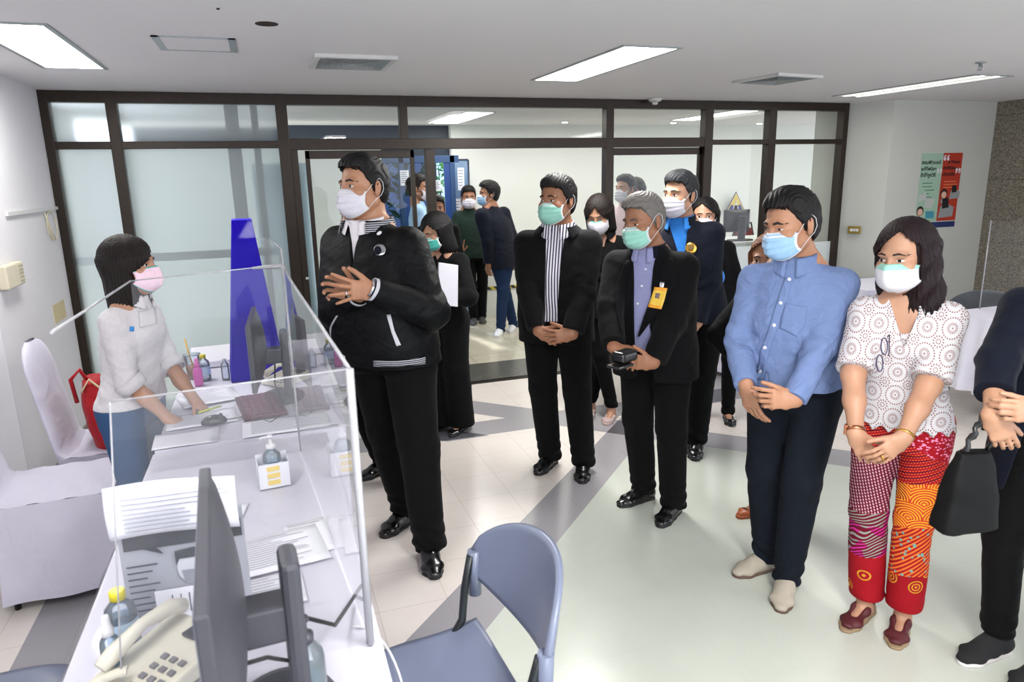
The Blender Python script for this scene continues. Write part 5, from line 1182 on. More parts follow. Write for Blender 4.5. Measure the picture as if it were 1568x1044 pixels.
bottle(-.375, 1.545, .150, .032, MAT['clear_pl'], MAT['yellow'], 'water bottle with yellow cap beside the cream telephone', lab=MAT['lt_label'], liq=liquid('water_blue', hexc('7fb0dc'), .35)); bottle(-.385, 1.47, .115, .019, MAT['clear_pl'], MAT['mask_edge'], 'small blue spray bottle with white cap in front of the yellow capped bottle', 'spray', liq=MAT['blue_gel'])
bottle(-.372, 3.83, .135, .030, MAT['clear_pl'], MAT['yellow'], 'water bottle with yellow cap beside the iced drink', lab=MAT['lt_label']); bottle(-.395, 3.74, .115, .022, MAT['pink_plastic'], MAT['pink_plastic'], 'pink plastic bottle between the iced drink and the papers', 'spray'); bottle(-.27, 3.80, .110, .020, MAT['clear_pl'], MAT['mask_edge'], 'small clear bottle with white cap near the blue box')
bx = empty('sanitizer_box', (-.055, 2.34, .75), rad(6), 'white paper box with yellow stickers holding the blue pump bottle', 'box'); mb = MB()
for a, b in (((-.05, -.035, 0), (.05, -.033, .085)), ((-.05, .033, 0), (.05, .035, .10)), ((-.05, -.035, 0), (-.048, .035, .09)), ((.048, -.035, 0), (.05, .035, .09)), ((-.05, -.035, 0), (.05, .035, .002))): mb.span(a, b)
mb.done('body', MAT['paper'], bx); mb = MB()
for k in range(3): mb.span((-.022, -.037, .012+.024*k), (.018, -.0345, .028+.024*k))
mb.done('sticker', plain('yellow_sticker', 'dfc46a', .6), bx)
bottle(-.055, 2.34, .145, .030, MAT['clear_pl'], MAT['mask_edge'], 'blue hand sanitizer pump bottle standing in the white box', 'pump', .753, lab=MAT['lt_label'], liq=MAT['blue_gel']); bottle(-.005, 1.235, .165, .034, MAT['clear_pl'], MAT['monitor'], 'dark teal pump bottle behind the big monitor neck', 'pump', liq=MAT['teal_gel'])
cu = empty('iced_drink', (-.43, 3.90, .75), 0, 'clear plastic cup of orange iced drink with a yellow straw', 'cup'); mb = MB(); mb.grid(lambda u, v: ((.030+.012*v)*math.cos(u*2*math.pi), (.030+.012*v)*math.sin(u*2*math.pi), .125*v), 28, 6, True); mb.done('cup', MAT['clear_pl'], cu)
mb = MB(); mb.lathe([(0, .003), (.029, .003), (.034, .065), (0, .065)], seg=24); mb.done('drink', MAT['orange_drink'], cu); mb = MB(); mb.tube([(.01, 0, .01), (-.012, 0, .13), (-.022, 0, .21)], .0042, 8); mb.done('straw', plain('yellow_straw', 'e3b02c', .4), cu); mb = MB(); mb.lathe([(.043, .123), (.044, .127), (.041, .128)], seg=28); mb.done('rim', MAT['clear_pl'], cu)
# telephones
def phone(x, y, rz, label, sc=1.0):
    o = empty('telephone', (x, y, .75), rad(rz), label, 'telephone', 'cream desk telephones'); mb = MB(); s = sc
    mb.poly([(-.09*s, -.10*s, 0), (-.09*s, .10*s, 0), (-.09*s, .10*s, .055*s), (-.09*s, -.10*s, .022*s)], (.18*s, 0, 0)); mb.done('base', MAT['cream'], o, bevel=.006)
    sl = (.055-.022)/.20; mb = MB(); bm_z = lambda yy: (.022+(yy+.10)*sl)*s+.002
    for i in range(3):
        for j in range(4): xx = .012+.026*i; yy = -.085+.026*j; mb.box(((xx)*s, yy*s, bm_z(yy)), (.015*s, .013*s, .006*s), rotm(9), bevel=.001)
    mb.done('keypad', plain('key_gray', '77757a', .5), o); mb = MB(); mb.span((-.0*s, .045*s, .05*s), (.075*s, .085*s, .056*s)); mb.done('display', MAT['monitor'], o)
    mb = MB(); mb.tube([(-.058*s, -.098*s, .050*s), (-.058*s, -.07*s, .064*s), (-.058*s, 0, .090*s), (-.058*s, .07*s, .088*s), (-.058*s, .10*s, .074*s)], [.016*s, .019*s, .013*s, .018*s, .016*s], 12); mb.done('handset', MAT['cream'], o); return o
phone(-.285, 1.45, -46, 'cream push-button telephone at the bottom left beside the big monitor', 1.0); phone(.02, 3.62, -50, 'cream telephone behind the monitor on the far table', .9)
pts = []
for k in range(360):
    t = k/359; a = t*2*math.pi*34; c = Vector((-.345-.13*t, 1.40-.05*t+.03*math.sin(t*3), .80-.035*t)); pts.append(c+Vector((0, math.cos(a)*.008, math.sin(a)*.008)))
mb = MB(); mb.tube(pts, .0022, 5); tag(mb.done('coiled_cable', MAT['cream']), 'coiled cream cord of the bottom left telephone', 'cord')
def mouse(x, y, rz, label):
    V, F = smesh(lambda P: np.maximum(ell((0, 0, .006), (.052, .031, .030)).f(P), -P[:, 2]).astype(F32), (-.06, -.04, -.01), (.06, .04, .045), .003); o = empty('mouse', (x, y, .752), rad(rz), label, 'mouse'); from_np('body', V, F, MAT['shoe_black'], o); mb = MB(); mb.lathe([(.008, -.003), (.008, .003)], (.028, 0, .032), 12, rotm(90)); mb.done('scroll_wheel', MAT['rubber'], o)
mouse(-.285, 3.075, 5, 'black computer mouse on the far table'); mb = MB(); mb.tube([(-.235, 3.08, .76), (-.18, 3.11, .754), (-.12, 3.10, .754), (-.05, 3.2, .754)], .002, 6); tag(mb.done('mouse_cable', MAT['rubber']), 'thin black cable of the computer mouse', 'cable')
kb = empty('keyboard', (-.10, 3.22, .752), rad(8), 'maroon covered keyboard below the far monitor', 'keyboard'); mb = MB(); mb.span((-.09, -.17, 0), (.09, .17, .018), bevel=.004); mb.done('case', plain('maroon_dark', '4a1c2c', .5), kb); mb = MB()
for i in range(5):
    for j in range(12): mb.box((-.06+.028*i, -.145+.026*j, .021), (.022, .021, .007), bevel=.002)
mb.done('keys', plain('maroon_key', '5e2a3c', .5), kb)
pe = MB(); pe.tube([(-.36, 3.235, .7575), (-.27, 3.30, .7575)], .004, 8); tag(pe.done('pen', plain('lime_pen', 'b9cf45', .4)), 'lime green pen lying on the typed sheet', 'pen')
eg = MB()
for s_ in (-1, 1): eg.tube([(-.36+.028*s_+.022*math.cos(t), 3.60+.016*math.sin(t), .764) for t in np.linspace(0, 2*math.pi, 17)], .0012, 6)
eg.tube([(-.366, 3.60, .764), (-.354, 3.60, .764)], .0012, 6); eg.tube([(-.41, 3.60, .764), (-.40, 3.70, .760)], .0012, 6); tag(eg.done('eyeglasses', MAT['silver']), 'thin wire eyeglasses folded on the far table', 'eyeglasses')
# red bag on the far chair
rb = empty('backpack', (-.83, 3.86, .47), rad(6), 'red backpack with cream trim leaning on the far covered chair', 'bag')
V, F = smesh(lambda P: (loft([(0, 0, 0, .085, .13), (.12, -.01, 0, .10, .15), (.26, -.04, 0, .075, .13), (.34, -.06, 0, .035, .10)], 2.6).f(P)+.006*nz(P, 26, 2, (1, 1, .6))).astype(F32), (-.2, -.2, -.02), (.2, .2, .4), .006); from_np('body', V, F, MAT['red_cloth'], rb)
mb = MB(); mb.tube([(-.10, -.10, .30), (-.06, -.10, .36), (.0, -.08, .28), (.06, -.09, .16)], .006, 8); mb.done('frame_trim', plain('cream_trim', 'cdbf95', .5), rb); mb = MB(); mb.tube([(-.13, -.05, .24), (-.14, -.06, .36), (-.10, -.04, .40), (-.07, -.03, .33)], .010, 8); mb.done('strap', MAT['red_cloth'], rb)
mb = MB(); mb.lathe([(.0, 0), (.10, .0), (.09, .05), (.04, .08)], (.11, -.02, 0), 14, None, 1, 1.3); mb.done('lining', plain('gray_lining', '4a4a4e', .8), rb)
# reception beyond the glass
rc = empty('reception_counter', (5.5, 7.15, 0), 0, 'white reception counter behind the right part of the glass', 'counter'); mb = MB(); mb.span((-1.0, -.35, 0), (1.2, .3, .93)); mb.done('body', MAT['lobby'], rc); mb = MB(); mb.span((-1.03, -.38, .93), (1.23, .33, .955)); mb.done('counter_top', MAT['white_metal'], rc)
kx = atY(1132, 376, 6.9); mb = MB(); mb.span((kx[0]-.12, 6.86, .956), (kx[0]+.16, 6.98, .975), bevel=.004); tag(mb.done('keyboard', MAT['monitor_dark']), 'black keyboard on the reception counter', 'keyboard')
rx = atY(1159, 365, 7.7); rcH = empty('armchair', (rx[0], 7.97, 0), 0, 'maroon padded chair back seen behind the reception counter', 'chair'); mb = MB(); mb.grid(lambda u, v: (.14*(2*u-1)*(1-.12*v**3), .03*math.cos((2*u-1)*1.5), .62+.40*v-.03*(2*u-1)**4*v), 12, 10); mb.done('backrest', plain('maroon', '6a2024', .7), rcH, solid=.05); mb = MB(); mb.tube([(-.17, 0, .45), (-.165, .02, .9), (-.12, .02, 1.07), (.12, .02, 1.07), (.165, .02, .9), (.17, 0, .45)], .012, 8); mb.done('frame', MAT['chair_metal'], rcH)
mb = MB(); mb.span((-.2, -.42, .42), (.2, 0, .47), bevel=.01); mb.done('seat', plain('maroon2', '6a2024', .7), rcH)
for sx in (-.17, .17):
    for yy in (-.38, 0): mb = MB(); mb.tube([(sx, yy, 0), (sx, yy, .45)], .012, 8); mb.done('leg', MAT['chair_metal'], rcH)
# triangle emblem on the lobby wall
a = atY(1127, 293, 8.39); b = atY(1109, 327, 8.39); c = atY(1142, 327, 8.39); cx = (b[0]+c[0])/2; z0 = (b[2]+c[2])/2; hw = (c[0]-b[0])/2; hh = a[2]-z0
em = empty('wall_emblem', (cx, 8.395, z0), 0, 'triangular gold and dark blue emblem on the wall above the monitor', 'emblem'); tri = lambda k, y, z1=0: [(-hw*k, y, hh*(1-k)*.35+z1), (hw*k, y, hh*(1-k)*.35+z1), (0, y, hh*k+hh*(1-k)*.35+z1)]
mb = MB(); mb.poly(tri(1, 0), (0, -.006, 0)); mb.done('border', plain('emblem_blue', '1b2466', .5), em); mb = MB(); mb.poly(tri(.9, -.007), (0, -.002, 0)); mb.done('field', plain('emblem_gold', 'c9b25a', .5), em)
mb = MB(); mb.poly([(-hw*.8, -.01, hh*.04), (hw*.8, -.01, hh*.04), (hw*.42, -.01, hh*.42), (0, -.01, hh*.30), (-hw*.42, -.01, hh*.42)], (0, -.002, 0)); mb.done('figures', plain('emblem_blue2', '1b2466', .5), em)
mb = MB(); mb.poly([(0, -.013, hh*.62)]+[(hw*.24*math.sin(t), -.013, hh*.26-hh*.12*math.cos(t)) for t in np.linspace(.9, 2*math.pi-.9, 12)][::-1], (0, -.002, 0)); mb.poly([(-hw*.62, -.013, hh*.10), (-hw*.4, -.013, hh*.10), (-hw*.4, -.013, hh*.16), (-hw*.62, -.013, hh*.16)], (0, -.002, 0)); mb.poly([(hw*.62, -.013, hh*.16), (hw*.4, -.013, hh*.16), (hw*.4, -.013, hh*.10), (hw*.62, -.013, hh*.10)], (0, -.002, 0)); mb.done('drop', MAT['mask_edge'], em)

# ================================================================ people (read off the photograph's plan and set on the floor)
CRH = np.array([math.cos(YAW), -math.sin(YAW), 0.0]); CFH = np.array([math.sin(YAW), math.cos(YAW), 0.0]); UP = np.array([0, 0, 1.0])
def figure(label, face, fpx, tpx, feet, arms, skin, hair, topg, bottom, H=None, hip=None, dy=0.0, root=None, **kw):
    """feet = ((ankle px, toe px) right, left); head = face-centre px; top = crown px; arms k: (wrist px, off toward camera, dir, palm) in image axes"""
    if feet: A = {k: (atZ(*f[0]), atZ(*f[1])) for k, f in zip('RL', feet)}; r0 = (A['R'][0]+A['L'][0])/2
    else: A = None; r0 = np.array([root[0], root[1], 0.0])
    if root is not None and feet is None: r0 = np.array([root[0], root[1], 0.0])
    th = rad(face-90); R = np.array([[math.cos(th), -math.sin(th), 0], [math.sin(th), math.cos(th), 0], [0, 0, 1]])
    tl = lambda v: R.T@np.asarray(v, float)
    dep = float(r0@CFH)
    def onplane(px, off=0.0): d = ray(*px); t = (dep-off)/float(d@CFH); return C0+d*t
    hp = onplane(fpx, dy); tp = onplane(tpx, dy)
    if H is None: H = tp[2]-.012
    s = H/1.70; dl = tl(hp-r0)
    sp = dict(label=label, face=face, x=r0[0], y=r0[1], H=H, skin=MAT[skin], hair=hair, top=topg, bottom=bottom)
    hipl = (0.0, 0.0)
    if hip: q = tl(onplane(hip)-r0); hipl = (q[0], q[1])
    sp['hip'] = hipl; sp['lean'] = (dl[0]-hipl[0], dl[1]-hipl[1]-.03*s)
    for k in 'RL':
        if A:
            f = A[k]; p = tl(f[0]-r0); d = tl(f[1]-f[0]); sp['foot'+k] = (p[0], p[1], math.degrees(math.atan2(d[1], d[0])))
        else: sp['foot'+k] = ((.1 if k == 'R' else -.1), 0, 90+(-12 if k == 'R' else 12))
        a = arms.get(k) if arms else None
        if a is None: sp['arm'+k] = dict(w=((.24 if k == 'R' else -.24), .02, .78), d=(0, .1, -1), n=((-1 if k == 'R' else 1), 0, 0), pole=(0, -1, 0))
        elif 'loc' in a: b = dict(a); b['w'] = a['loc']; sp['arm'+k] = b
        else:
            b = dict(a); w = tl(onplane(a['px'], a.get('off', .25))-r0)/s; b['w'] = w
            for q in ('d', 'n'): v = a[q]; b[q] = tl(CRH*v[0]+UP*v[1]-CFH*v[2])
            if 'ipole' in a: v = a['ipole']; b['pole'] = tl(CRH*v[0]+UP*v[1]-CFH*v[2])
            sp['arm'+k] = b
    sp.update(kw); return person(sp)
ONLY = None
SURG = lambda c: ('surgical', [MAT['mask_'+c], MAT['mask_edge']])
HB = lambda kind='short', m='hair_black', **k: dict(kind=kind, mat=MAT[m], **k)
BT = lambda m='black_trouser', **k: dict(mat=MAT[m], **k)
def loc2(P, px, off):      # local point under a pixel, off metres toward the camera from the figure
    r0 = np.array(P['root'].location); dep = float(r0@CFH); d = ray(*px); t = (dep-off)/float(d@CFH); w = C0+d*t-r0; th = P['root'].rotation_euler[2]
    return np.array([w[0]*math.cos(th)+w[1]*math.sin(th), -w[0]*math.sin(th)+w[1]*math.cos(th), w[2]])
def patch_px(P, name, f, pts_a, pts_b, mat, n=16, m=4, off=.002, th=.002):
    """band between two pixel polylines laid along the line of sight on the garment f (a real thin band on the cloth)"""
    r0 = np.array(P['root'].location); th_ = P['root'].rotation_euler[2]; R = np.array([[math.cos(th_), -math.sin(th_), 0], [math.sin(th_), math.cos(th_), 0], [0, 0, 1]])
    A = np.array(pts_a, float); B = np.array(pts_b, float); tt = np.linspace(0, 1, n+1)
    ia = lambda Q: np.stack([np.interp(tt, np.linspace(0, 1, len(Q)), Q[:, k]) for k in (0, 1)], -1)
    a, b = ia(A), ia(B); S = []; D = []
    for i in range(n+1):
        for j in range(m+1):
            p = a[i]+(b[i]-a[i])*j/m; d = ray(*p); d = d/np.linalg.norm(d); w = C0-r0; dd = float((r0-C0)@CFH)-.7; st = w+d*max(dd, .3); S.append(R.T@st); D.append(R.T@d)
    S = np.array(S, F32); D = np.array(D, F32); t = np.zeros(len(S), F32)
    for _ in range(90): t = t+np.clip(f(S+D*t[:, None])*.75, -.01, .06)
    Q = S+D*t[:, None]; g = np.stack([f(Q+V3(*e)*.004)-f(Q-V3(*e)*.004) for e in np.eye(3)], -1); g /= np.maximum(np.linalg.norm(g, axis=1), 1e-6)[:, None]; Q = Q+g*off
    bad = t > 1.6; 
    F = [(i*(m+1)+j, (i+1)*(m+1)+j, (i+1)*(m+1)+j+1, i*(m+1)+j+1) for i in range(n) for j in range(m) if not (bad[i*(m+1)+j] or bad[(i+1)*(m+1)+j] or bad[i*(m+1)+j+1] or bad[(i+1)*(m+1)+j+1])]
    if not F: return None
    o = from_np(name, Q, F, mat, P['root']); md = o.modifiers.new('solid', 'SOLIDIFY'); md.thickness = th; md.offset = 0; return o
def rib(P, name, f, a, b, m='rib_white', n=16):
    o = patch_px(P, name, f, a, b, MAT[m], n); return o
def dot_px(P, name, f, c, r, mat, ry=None, off=.004, th=.002):
    t = np.linspace(0, math.pi, 11); ry = ry or r; A = [(c[0]-r*math.cos(k), c[1]-ry*math.sin(k)) for k in t]; B = [(c[0]-r*math.cos(k), c[1]+ry*math.sin(k)) for k in t]; return patch_px(P, name, f, A, B, mat, 10, 5, off, th)

# --- 1 speaker in the bomber jacket
P1 = figure('heavy man in black satin bomber jacket, white mask, hands together, beside the near acrylic screen', 222, (549, 292), (548, 236), (((622, 800), (575, 830)), ((657, 855), (668, 895))),
    dict(R=dict(px=(548, 452), off=.20, d=(-.75, .35, .30), n=(.35, -.25, .9), curl=(.35, .4, .5, .6), spread=.10, thumb=(.8, .7, .1), ipole=(-.45, -.9, -.3)),
         L=dict(px=(574, 444), off=.30, d=(-1, .04, .10), n=(-.05, -.15, -1), curl=(.12, .15, .1, .12), spread=.17, thumb=(.75, .8, .2), ipole=(.85, -.6, -.35))),
    'skin_a', HB(vol=1.1, seed=2, rec=.004), dict(name='jacket', mat=MAT['bomber'], hem=.86, w=1.06, slack=1.03, r=(.074, .070, .045), fold=.009, open=[(1.26, 0, 0), (1.36, 0, .014), (1.5, 0, .05)], shirt=dict(mat=MAT['white_shirt'], hem=1.15), neck=(.064, 0, .0)),
    BT(r=(.106, .080, .066), hemz=.05, fold=.006), hip=(598, 560), bw=1.20, belly=.028, hs=.97, cheek=1.08, neck=1.12, shz=-.012, head=(-12, 2, 3), mask=SURG('white'), look=(.7, 0), shoe=MAT['shoe_black'], shoek='ankle', solem=MAT['sole_black'], h=.0036, hb=.0032, seed=1.3, footdummy=0)
collar(P1, MAT['white_shirt'], r=(.079, .076), h=.034, gap=.34, drop=.022)
collar(P1, MAT['rib_stripe'], r=(.100, .100), h=.026, gap=.66, flare=1.14, drop=.02, zoff=-.012, name='ribbed_collar')
rib(P1, 'hem_rib', P1['ftop0'], [(572, 552), (610, 552), (651, 546)], [(572, 561), (610, 561), (651, 557)], 'rib_stripe'); rib(P1, 'hem_rib', P1['ftop0'], [(521, 541), (529, 545)], [(521, 549), (529, 553)])
rib(P1, 'pocket_trim', P1['ftop0'], [(592, 482), (599, 508), (607, 530)], [(598, 481), (604, 506), (614, 528)]); rib(P1, 'pocket_trim', P1['ftop0'], [(515, 483), (506, 500), (504, 515)], [(518, 483), (508, 500), (507, 515)])
dot_px(P1, 'chest_emblem', P1['ftop0'], (582, 383), 9, MAT['silver']); dot_px(P1, 'chest_emblem', P1['ftop0'], (579, 384), 5.5, MAT['navy'], 6.5, off=.0055)
def cuffband(P, k, t, r, w, mat, name='cuff_rib', r1=None):
    E, Wt = P['J']['E'+k], P['J']['W'+k]; c = E+(Wt-E)*t; return band_ring(name, c, Wt-E, r, r1 or r, w, mat, P['root'])
cuffband(P1, 'L', .99, .047, .035, MAT['rib_white']); cuffband(P1, 'R', .99, .047, .035, MAT['rib_white']); cuffband(P1, 'L', 1.07, .034, .014, MAT['silver'], 'bracelet')
def ring(P, k, fi, mat, at=.5):
    pr = P['hand'][k][1][fi][0]; lo, hi = pr.lo, pr.hi; q = (lo+hi)/2; d = P['hand'][k][2][fi]-q; return band_ring('finger_ring', q, d, .0108, .0108, .006, mat, P['root'], .002)
ring(P1, 'L', 2, MAT['silver'])
# --- 2 man standing behind the speaker
P2 = figure('man in black suit standing directly behind the bomber jacket man, face hidden', 218, (548, 312), (548, 284), None, None, 'skin_b', HB(), dict(name='jacket', mat=MAT['black_suit'], hem=.80, r=(.066, .058, .046), fold=.005, neck=(.06, 0, 0)), BT(), root=tuple(atZ(606, 728)[:2]), hip=(528, 520), H=1.66, mask=SURG('white'), shoe=MAT['shoe_black'], solem=MAT['sole_black'], h=.007, look=(.5, 0), bw=1.05)
collar(P2, MAT['white_shirt'], r=(.075, .072))
# --- 3 bob-haired woman with papers
P3 = figure('woman in loose black blouse and wide trousers, teal mask, reading white papers', 222, (674, 366), (683, 324), (((676, 655), (655, 664)), ((706, 658), (688, 670))),
    dict(R=dict(px=(660, 455), off=.24, d=(.8, .2, .4), n=(0, .5, -.8), ipole=(-.8, -.6, -.2)), L=dict(px=(668, 458), off=.26, d=(-.7, .3, .5), n=(0, .4, -.9), ipole=(.8, -.7, .1))),
    'skin_c', HB('bob', zb=-.155, w=1.0, part=-.03, yf=.04, slope=1.1, top=.082, seed=3), dict(name='blouse', mat=MAT['black_suit'], hem=.86, w=1.05, r=(.068, .078, .050), fold=.009, cuff=.9, open=[(1.36, 0, 0), (1.5, 0, .09)], depth=.05, neck=(.075, 0, -.0)),
    BT(r=(.105, .098, .108), hemz=.045, stack=.2, fold=.006, name='wide_trousers'), fem=True, hip=(684, 540), head=(-18, -20, 0), mask=SURG('teal'), look=(0, -1.4), eyeopen=.45, shoe=MAT['shoe_black'], shoek='flat', solem=MAT['sole_black'], h=.0055, seed=4)
# --- 4 man in the striped shirt
P4 = figure('man in open black jacket over navy striped shirt, light green mask, hands clasped', 238, (853, 312), (857, 269), (((842, 712), (812, 735)), ((893, 722), (889, 752))),
    dict(R=dict(px=(826, 512), off=.22, d=(.85, -.42, .12), n=(.1, -.1, -1), curl=(.45, .5, .5, .55), spread=.05, ipole=(-.9, -.4, -.2)), L=dict(px=(874, 522), off=.26, d=(-.9, -.10, .10), n=(0, -.1, -1), curl=(.25, .3, .4, .45), spread=.12, ipole=(.9, -.4, -.2))),
    'skin_b', HB(vol=1.2, seed=5, rec=-.004), dict(name='jacket', mat=MAT['black_suit'], hem=.80, w=1.07, slack=1.02, r=(.072, .064, .058), fold=.006, open=[(.79, 0, .040), (1.0, 0, .036), (1.25, 0, .042), (1.5, 0, .060)], shirt=dict(mat=MAT['stripe'], hem=.985), neck=(.062, 0, 0), cuff=.93),
    BT(r=(.102, .078, .066), hemz=.045, fold=.005, belt=MAT['belt_black']), hip=(851, 505), bw=1.12, belly=.02, cheek=1.06, shz=-.012, head=(-30, 0, 0), mask=SURG('green'), look=(.5, 0), eyeopen=.75, shoe=MAT['shoe_black'], solem=MAT['sole_black'], h=.0045, seed=2.2)
collar(P4, MAT['stripe'], r=(.085, .082), h=.036, gap=.26); collar(P4, MAT['black_suit'], r=(.090, .086), h=.030, gap=.72, flare=1.45, drop=.05, name='jacket_collar', zoff=-.018)
# --- 5 woman between them
P5 = figure('woman in black suit looking down, white mask, just behind the striped shirt man', 240, (920, 343), (920, 296), (((936, 640), (926, 652)), ((905, 632), (898, 645))), None, 'skin_c', HB('bob', 'hair_dark', zb=-.13, w=1.02, part=.0, yf=.035, slope=1.25, top=.085, seed=2), dict(name='jacket', mat=MAT['black_suit'], hem=.80, r=(.056, .050, .044), fold=.005, open=[(1.2, 0, 0), (1.5, 0, .06)], shirt=dict(mat=MAT['black_trouser'], hem=1.1)), BT(r=(.085, .062, .05), hemz=.09), fem=True, head=(-12, -24, 0), mask=('cup', [MAT['mask_white'], MAT['mask_teal']]), look=(0, -1.4), eyeopen=.4, shoe=plain('nude_shoe', 'b39c98', .35), shoek='flat', h=.0055, seed=6)
collar(P5, MAT['black_suit'], r=(.075, .07), gap=.5, flare=1.4)
# --- 6 grey-haired man with the badge
P6 = figure('grey-haired man in black blazer with yellow badge and green mask', 222, (988, 352), (997, 296), (((985, 765), (930, 780)), ((1030, 788), (1000, 815))),
    dict(R=dict(px=(940, 532), off=.26, d=(.75, -.35, .45), n=(.3, -.75, -.2), curl=(.5, .55, .6, .65), ipole=(-.9, -.5, -.3), thumb=(.7, .7, .2)), L=dict(px=(998, 562), off=.30, d=(-.92, .12, .25), n=(-.2, .1, -.9), curl=(.55, .65, .7, .75), ipole=(.9, -.5, -.2), thumb=(.6, .85, .2))),
    'skin_b', HB('short', 'hair_gray', vol=.7, seed=7, rec=.006), dict(name='blazer', mat=MAT['black_suit'], hem=.775, w=1.09, slack=1.04, r=(.074, .066, .056), fold=.007, open=[(.76, .01, .060), (.98, .0, .046), (1.15, 0, .042), (1.35, 0, .052), (1.5, 0, .07)], shirt=dict(mat=MAT['lav_shirt'], hem=.93), neck=(.064, 0, 0), cuff=.93),
    BT(r=(.104, .078, .066), hemz=.05), hip=(1003, 570), bw=1.12, belly=.030, cheek=1.05, shz=-.012, head=(-26, -10, 2), mask=SURG('green'), look=(.4, -.6), eyeopen=.6, browm='brow_gray', shoe=MAT['shoe_black'], solem=MAT['sole_black'], h=.0038, hb=.0034, seed=3.1)
collar(P6, MAT['lav_shirt'], r=(.078, .074), h=.034, gap=.26); collar(P6, MAT['navy'], r=(.084, .080), h=.040, gap=.62, flare=1.2, drop=.02, name='inner_collar', zoff=-.014)
def lapels(P, mat, pl, pr_):
    for a, b in (pl, pr_): patch_px(P, 'lapel', P['ftop0'], a, b, mat, 16, 4, .006, .004)
lapels(P6, MAT['black_suit'], ([(965, 398), (957, 440), (953, 480), (952, 510)], [(960, 400), (944, 432), (942, 470), (950, 510)]), ([(1018, 398), (1004, 440), (988, 480), (977, 515)], [(1030, 395), (1038, 430), (1010, 475), (980, 515)]))
for i, (x, y) in enumerate(((989, 412), (983, 438), (977, 465), (968, 490), (961, 515))): dot_px(P6, 'button', lambda Q, t=None: P6['ftop0'](Q)+.014, (x, y), 1.8, MAT['mask_edge'], off=.003)
bd = patch_px(P6, 'badge', P6['ftop0'], [(1003, 440), (998, 455), (993, 470)], [(1023, 442), (1019, 459), (1014, 475)], plain('badge_yellow', 'd9b33a', .4), 8, 6, .010, .002); patch_px(P6, 'badge_band', P6['ftop0'], [(1003, 440), (1001.8, 444)], [(1023, 442), (1022, 446.5)], plain('badge_orange', 'e0951e', .4), 4, 4, .0125, .001); patch_px(P6, 'badge_band', P6['ftop0'], [(994.2, 466), (993, 470)], [(1015.5, 471), (1014, 475)], plain('badge_orange2', 'e0951e', .4), 4, 4, .0125, .001)
patch_px(P6, 'badge_photo', P6['ftop0'], [(1004.5, 449), (1003.2, 457)], [(1011.5, 450), (1010.2, 458.5)], plain('badge_photo', '6a5a58', .5), 4, 4, .0130, .001); patch_px(P6, 'badge_clip', P6['ftop0'], [(1011, 432), (1010, 441)], [(1018, 433), (1017, 442)], MAT['silver'], 4, 3, .011, .003)
c6 = loc2(P6, (956, 545), .42); c6w = np.array(P6['root'].matrix_basis @ Vector(c6)); cs = empty('phone_case', tuple(c6w), rad(25), 'black rounded case held by the grey-haired man', 'case')
V, F = smesh(lambda P: rbox((0, 0, 0), (.058, .038, .026), .018).f(P).astype(F32), (-.07, -.05, -.04), (.07, .05, .04), .003); o = from_np('shell', V, F, MAT['shoe_black'], cs); mb = MB(); mb.span((-.085, -.04, -.042), (.02, .035, -.030), bevel=.003); mb.done('phone', MAT['monitor_dark'], cs); mb = MB(); mb.span((-.087, -.042, -.032), (-.06, -.039, -.030)); mb.done('trim', MAT['silver'], cs)
# --- 7 navy jacket man behind
P7 = figure('man in navy jacket with gold crest over bright blue shirt, behind the grey-haired man', 226, (1037, 303), (1049, 263), (((1045, 680), (1030, 700)), ((1066, 690), (1062, 712))), dict(R=dict(px=(1030, 520), off=.2, d=(.7, -.5, .2), n=(0, 0, -1), ipole=(-.8, -.5, 0)), L=dict(px=(1062, 530), off=.2, d=(-.7, -.5, .2), n=(0, 0, -1), ipole=(.9, -.4, -.2))), 'skin_c', HB('short', 'hair_salt', vol=1.1, seed=8), dict(name='jacket', mat=MAT['navy'], hem=.83, r=(.070, .062, .048), w=1.03, fold=.006, open=[(1.2, .0, .0), (1.25, 0, .02), (1.5, 0, .075)], shirt=dict(mat=MAT['bright_blue'], hem=1.1), neck=(.062, 0, 0)), BT(r=(.1, .074, .062), hemz=.05), hip=(1062, 520), bw=1.06, belly=.012, head=(-28, 0, 0), mask=SURG('white'), look=(.5, 0), eyeopen=.8, shoe=MAT['shoe_black'], solem=MAT['sole_black'], h=.0048, seed=5.1)
collar(P7, MAT['bright_blue'], r=(.078, .074), gap=.5); collar(P7, MAT['navy'], r=(.088, .084), h=.045, gap=.8, flare=1.12, drop=.0, name='jacket_collar', zoff=-.02)
dot_px(P7, 'crest', P7['ftop0'], (1058, 380), 8.5, MAT['gold'], 9); dot_px(P7, 'crest_center', P7['ftop0'], (1058, 379), 5, plain('crest_dark', '7a5a1c', .5), 5.5, off=.006)
# --- 8 woman behind the navy man
r8 = atZ(1092, 640)[:2]
P8 = figure('dark-haired woman with glasses mostly hidden behind the navy jacket man', 232, (1076, 338), (1078, 303), None, None, 'skin_c', HB('bob', 'hair_black', zb=-.12, seed=9, yf=.03), dict(name='top', mat=MAT['black_suit'], hem=.84, r=(.055, .048, .04), fold=.004), BT(r=(.085, .06, .05)), root=tuple(r8), H=1.56, fem=True, mask=SURG('white'), shoe=MAT['shoe_black'], shoek='flat', h=.007, seed=7)
pk = np.array(P8['root'].matrix_basis @ Vector(loc2(P8, (1099, 445), .28))); pb = empty('cloth_pouch', tuple(pk), 0, 'small pink cloth pouch beside the elbow of the navy jacket man', 'pouch'); V, F = smesh(lambda P: (loft([(-.10, 0, 0, .030, .018), (-.04, 0, 0, .036, .02), (.05, 0, 0, .018, .012)], 2.2).f(P)+.003*nz(P, 50, 1)).astype(F32), (-.06, -.05, -.13), (.06, .05, .08), .005); from_np('body', V, F, cloth('pink_cloth', 'b07a94', .9), pb)
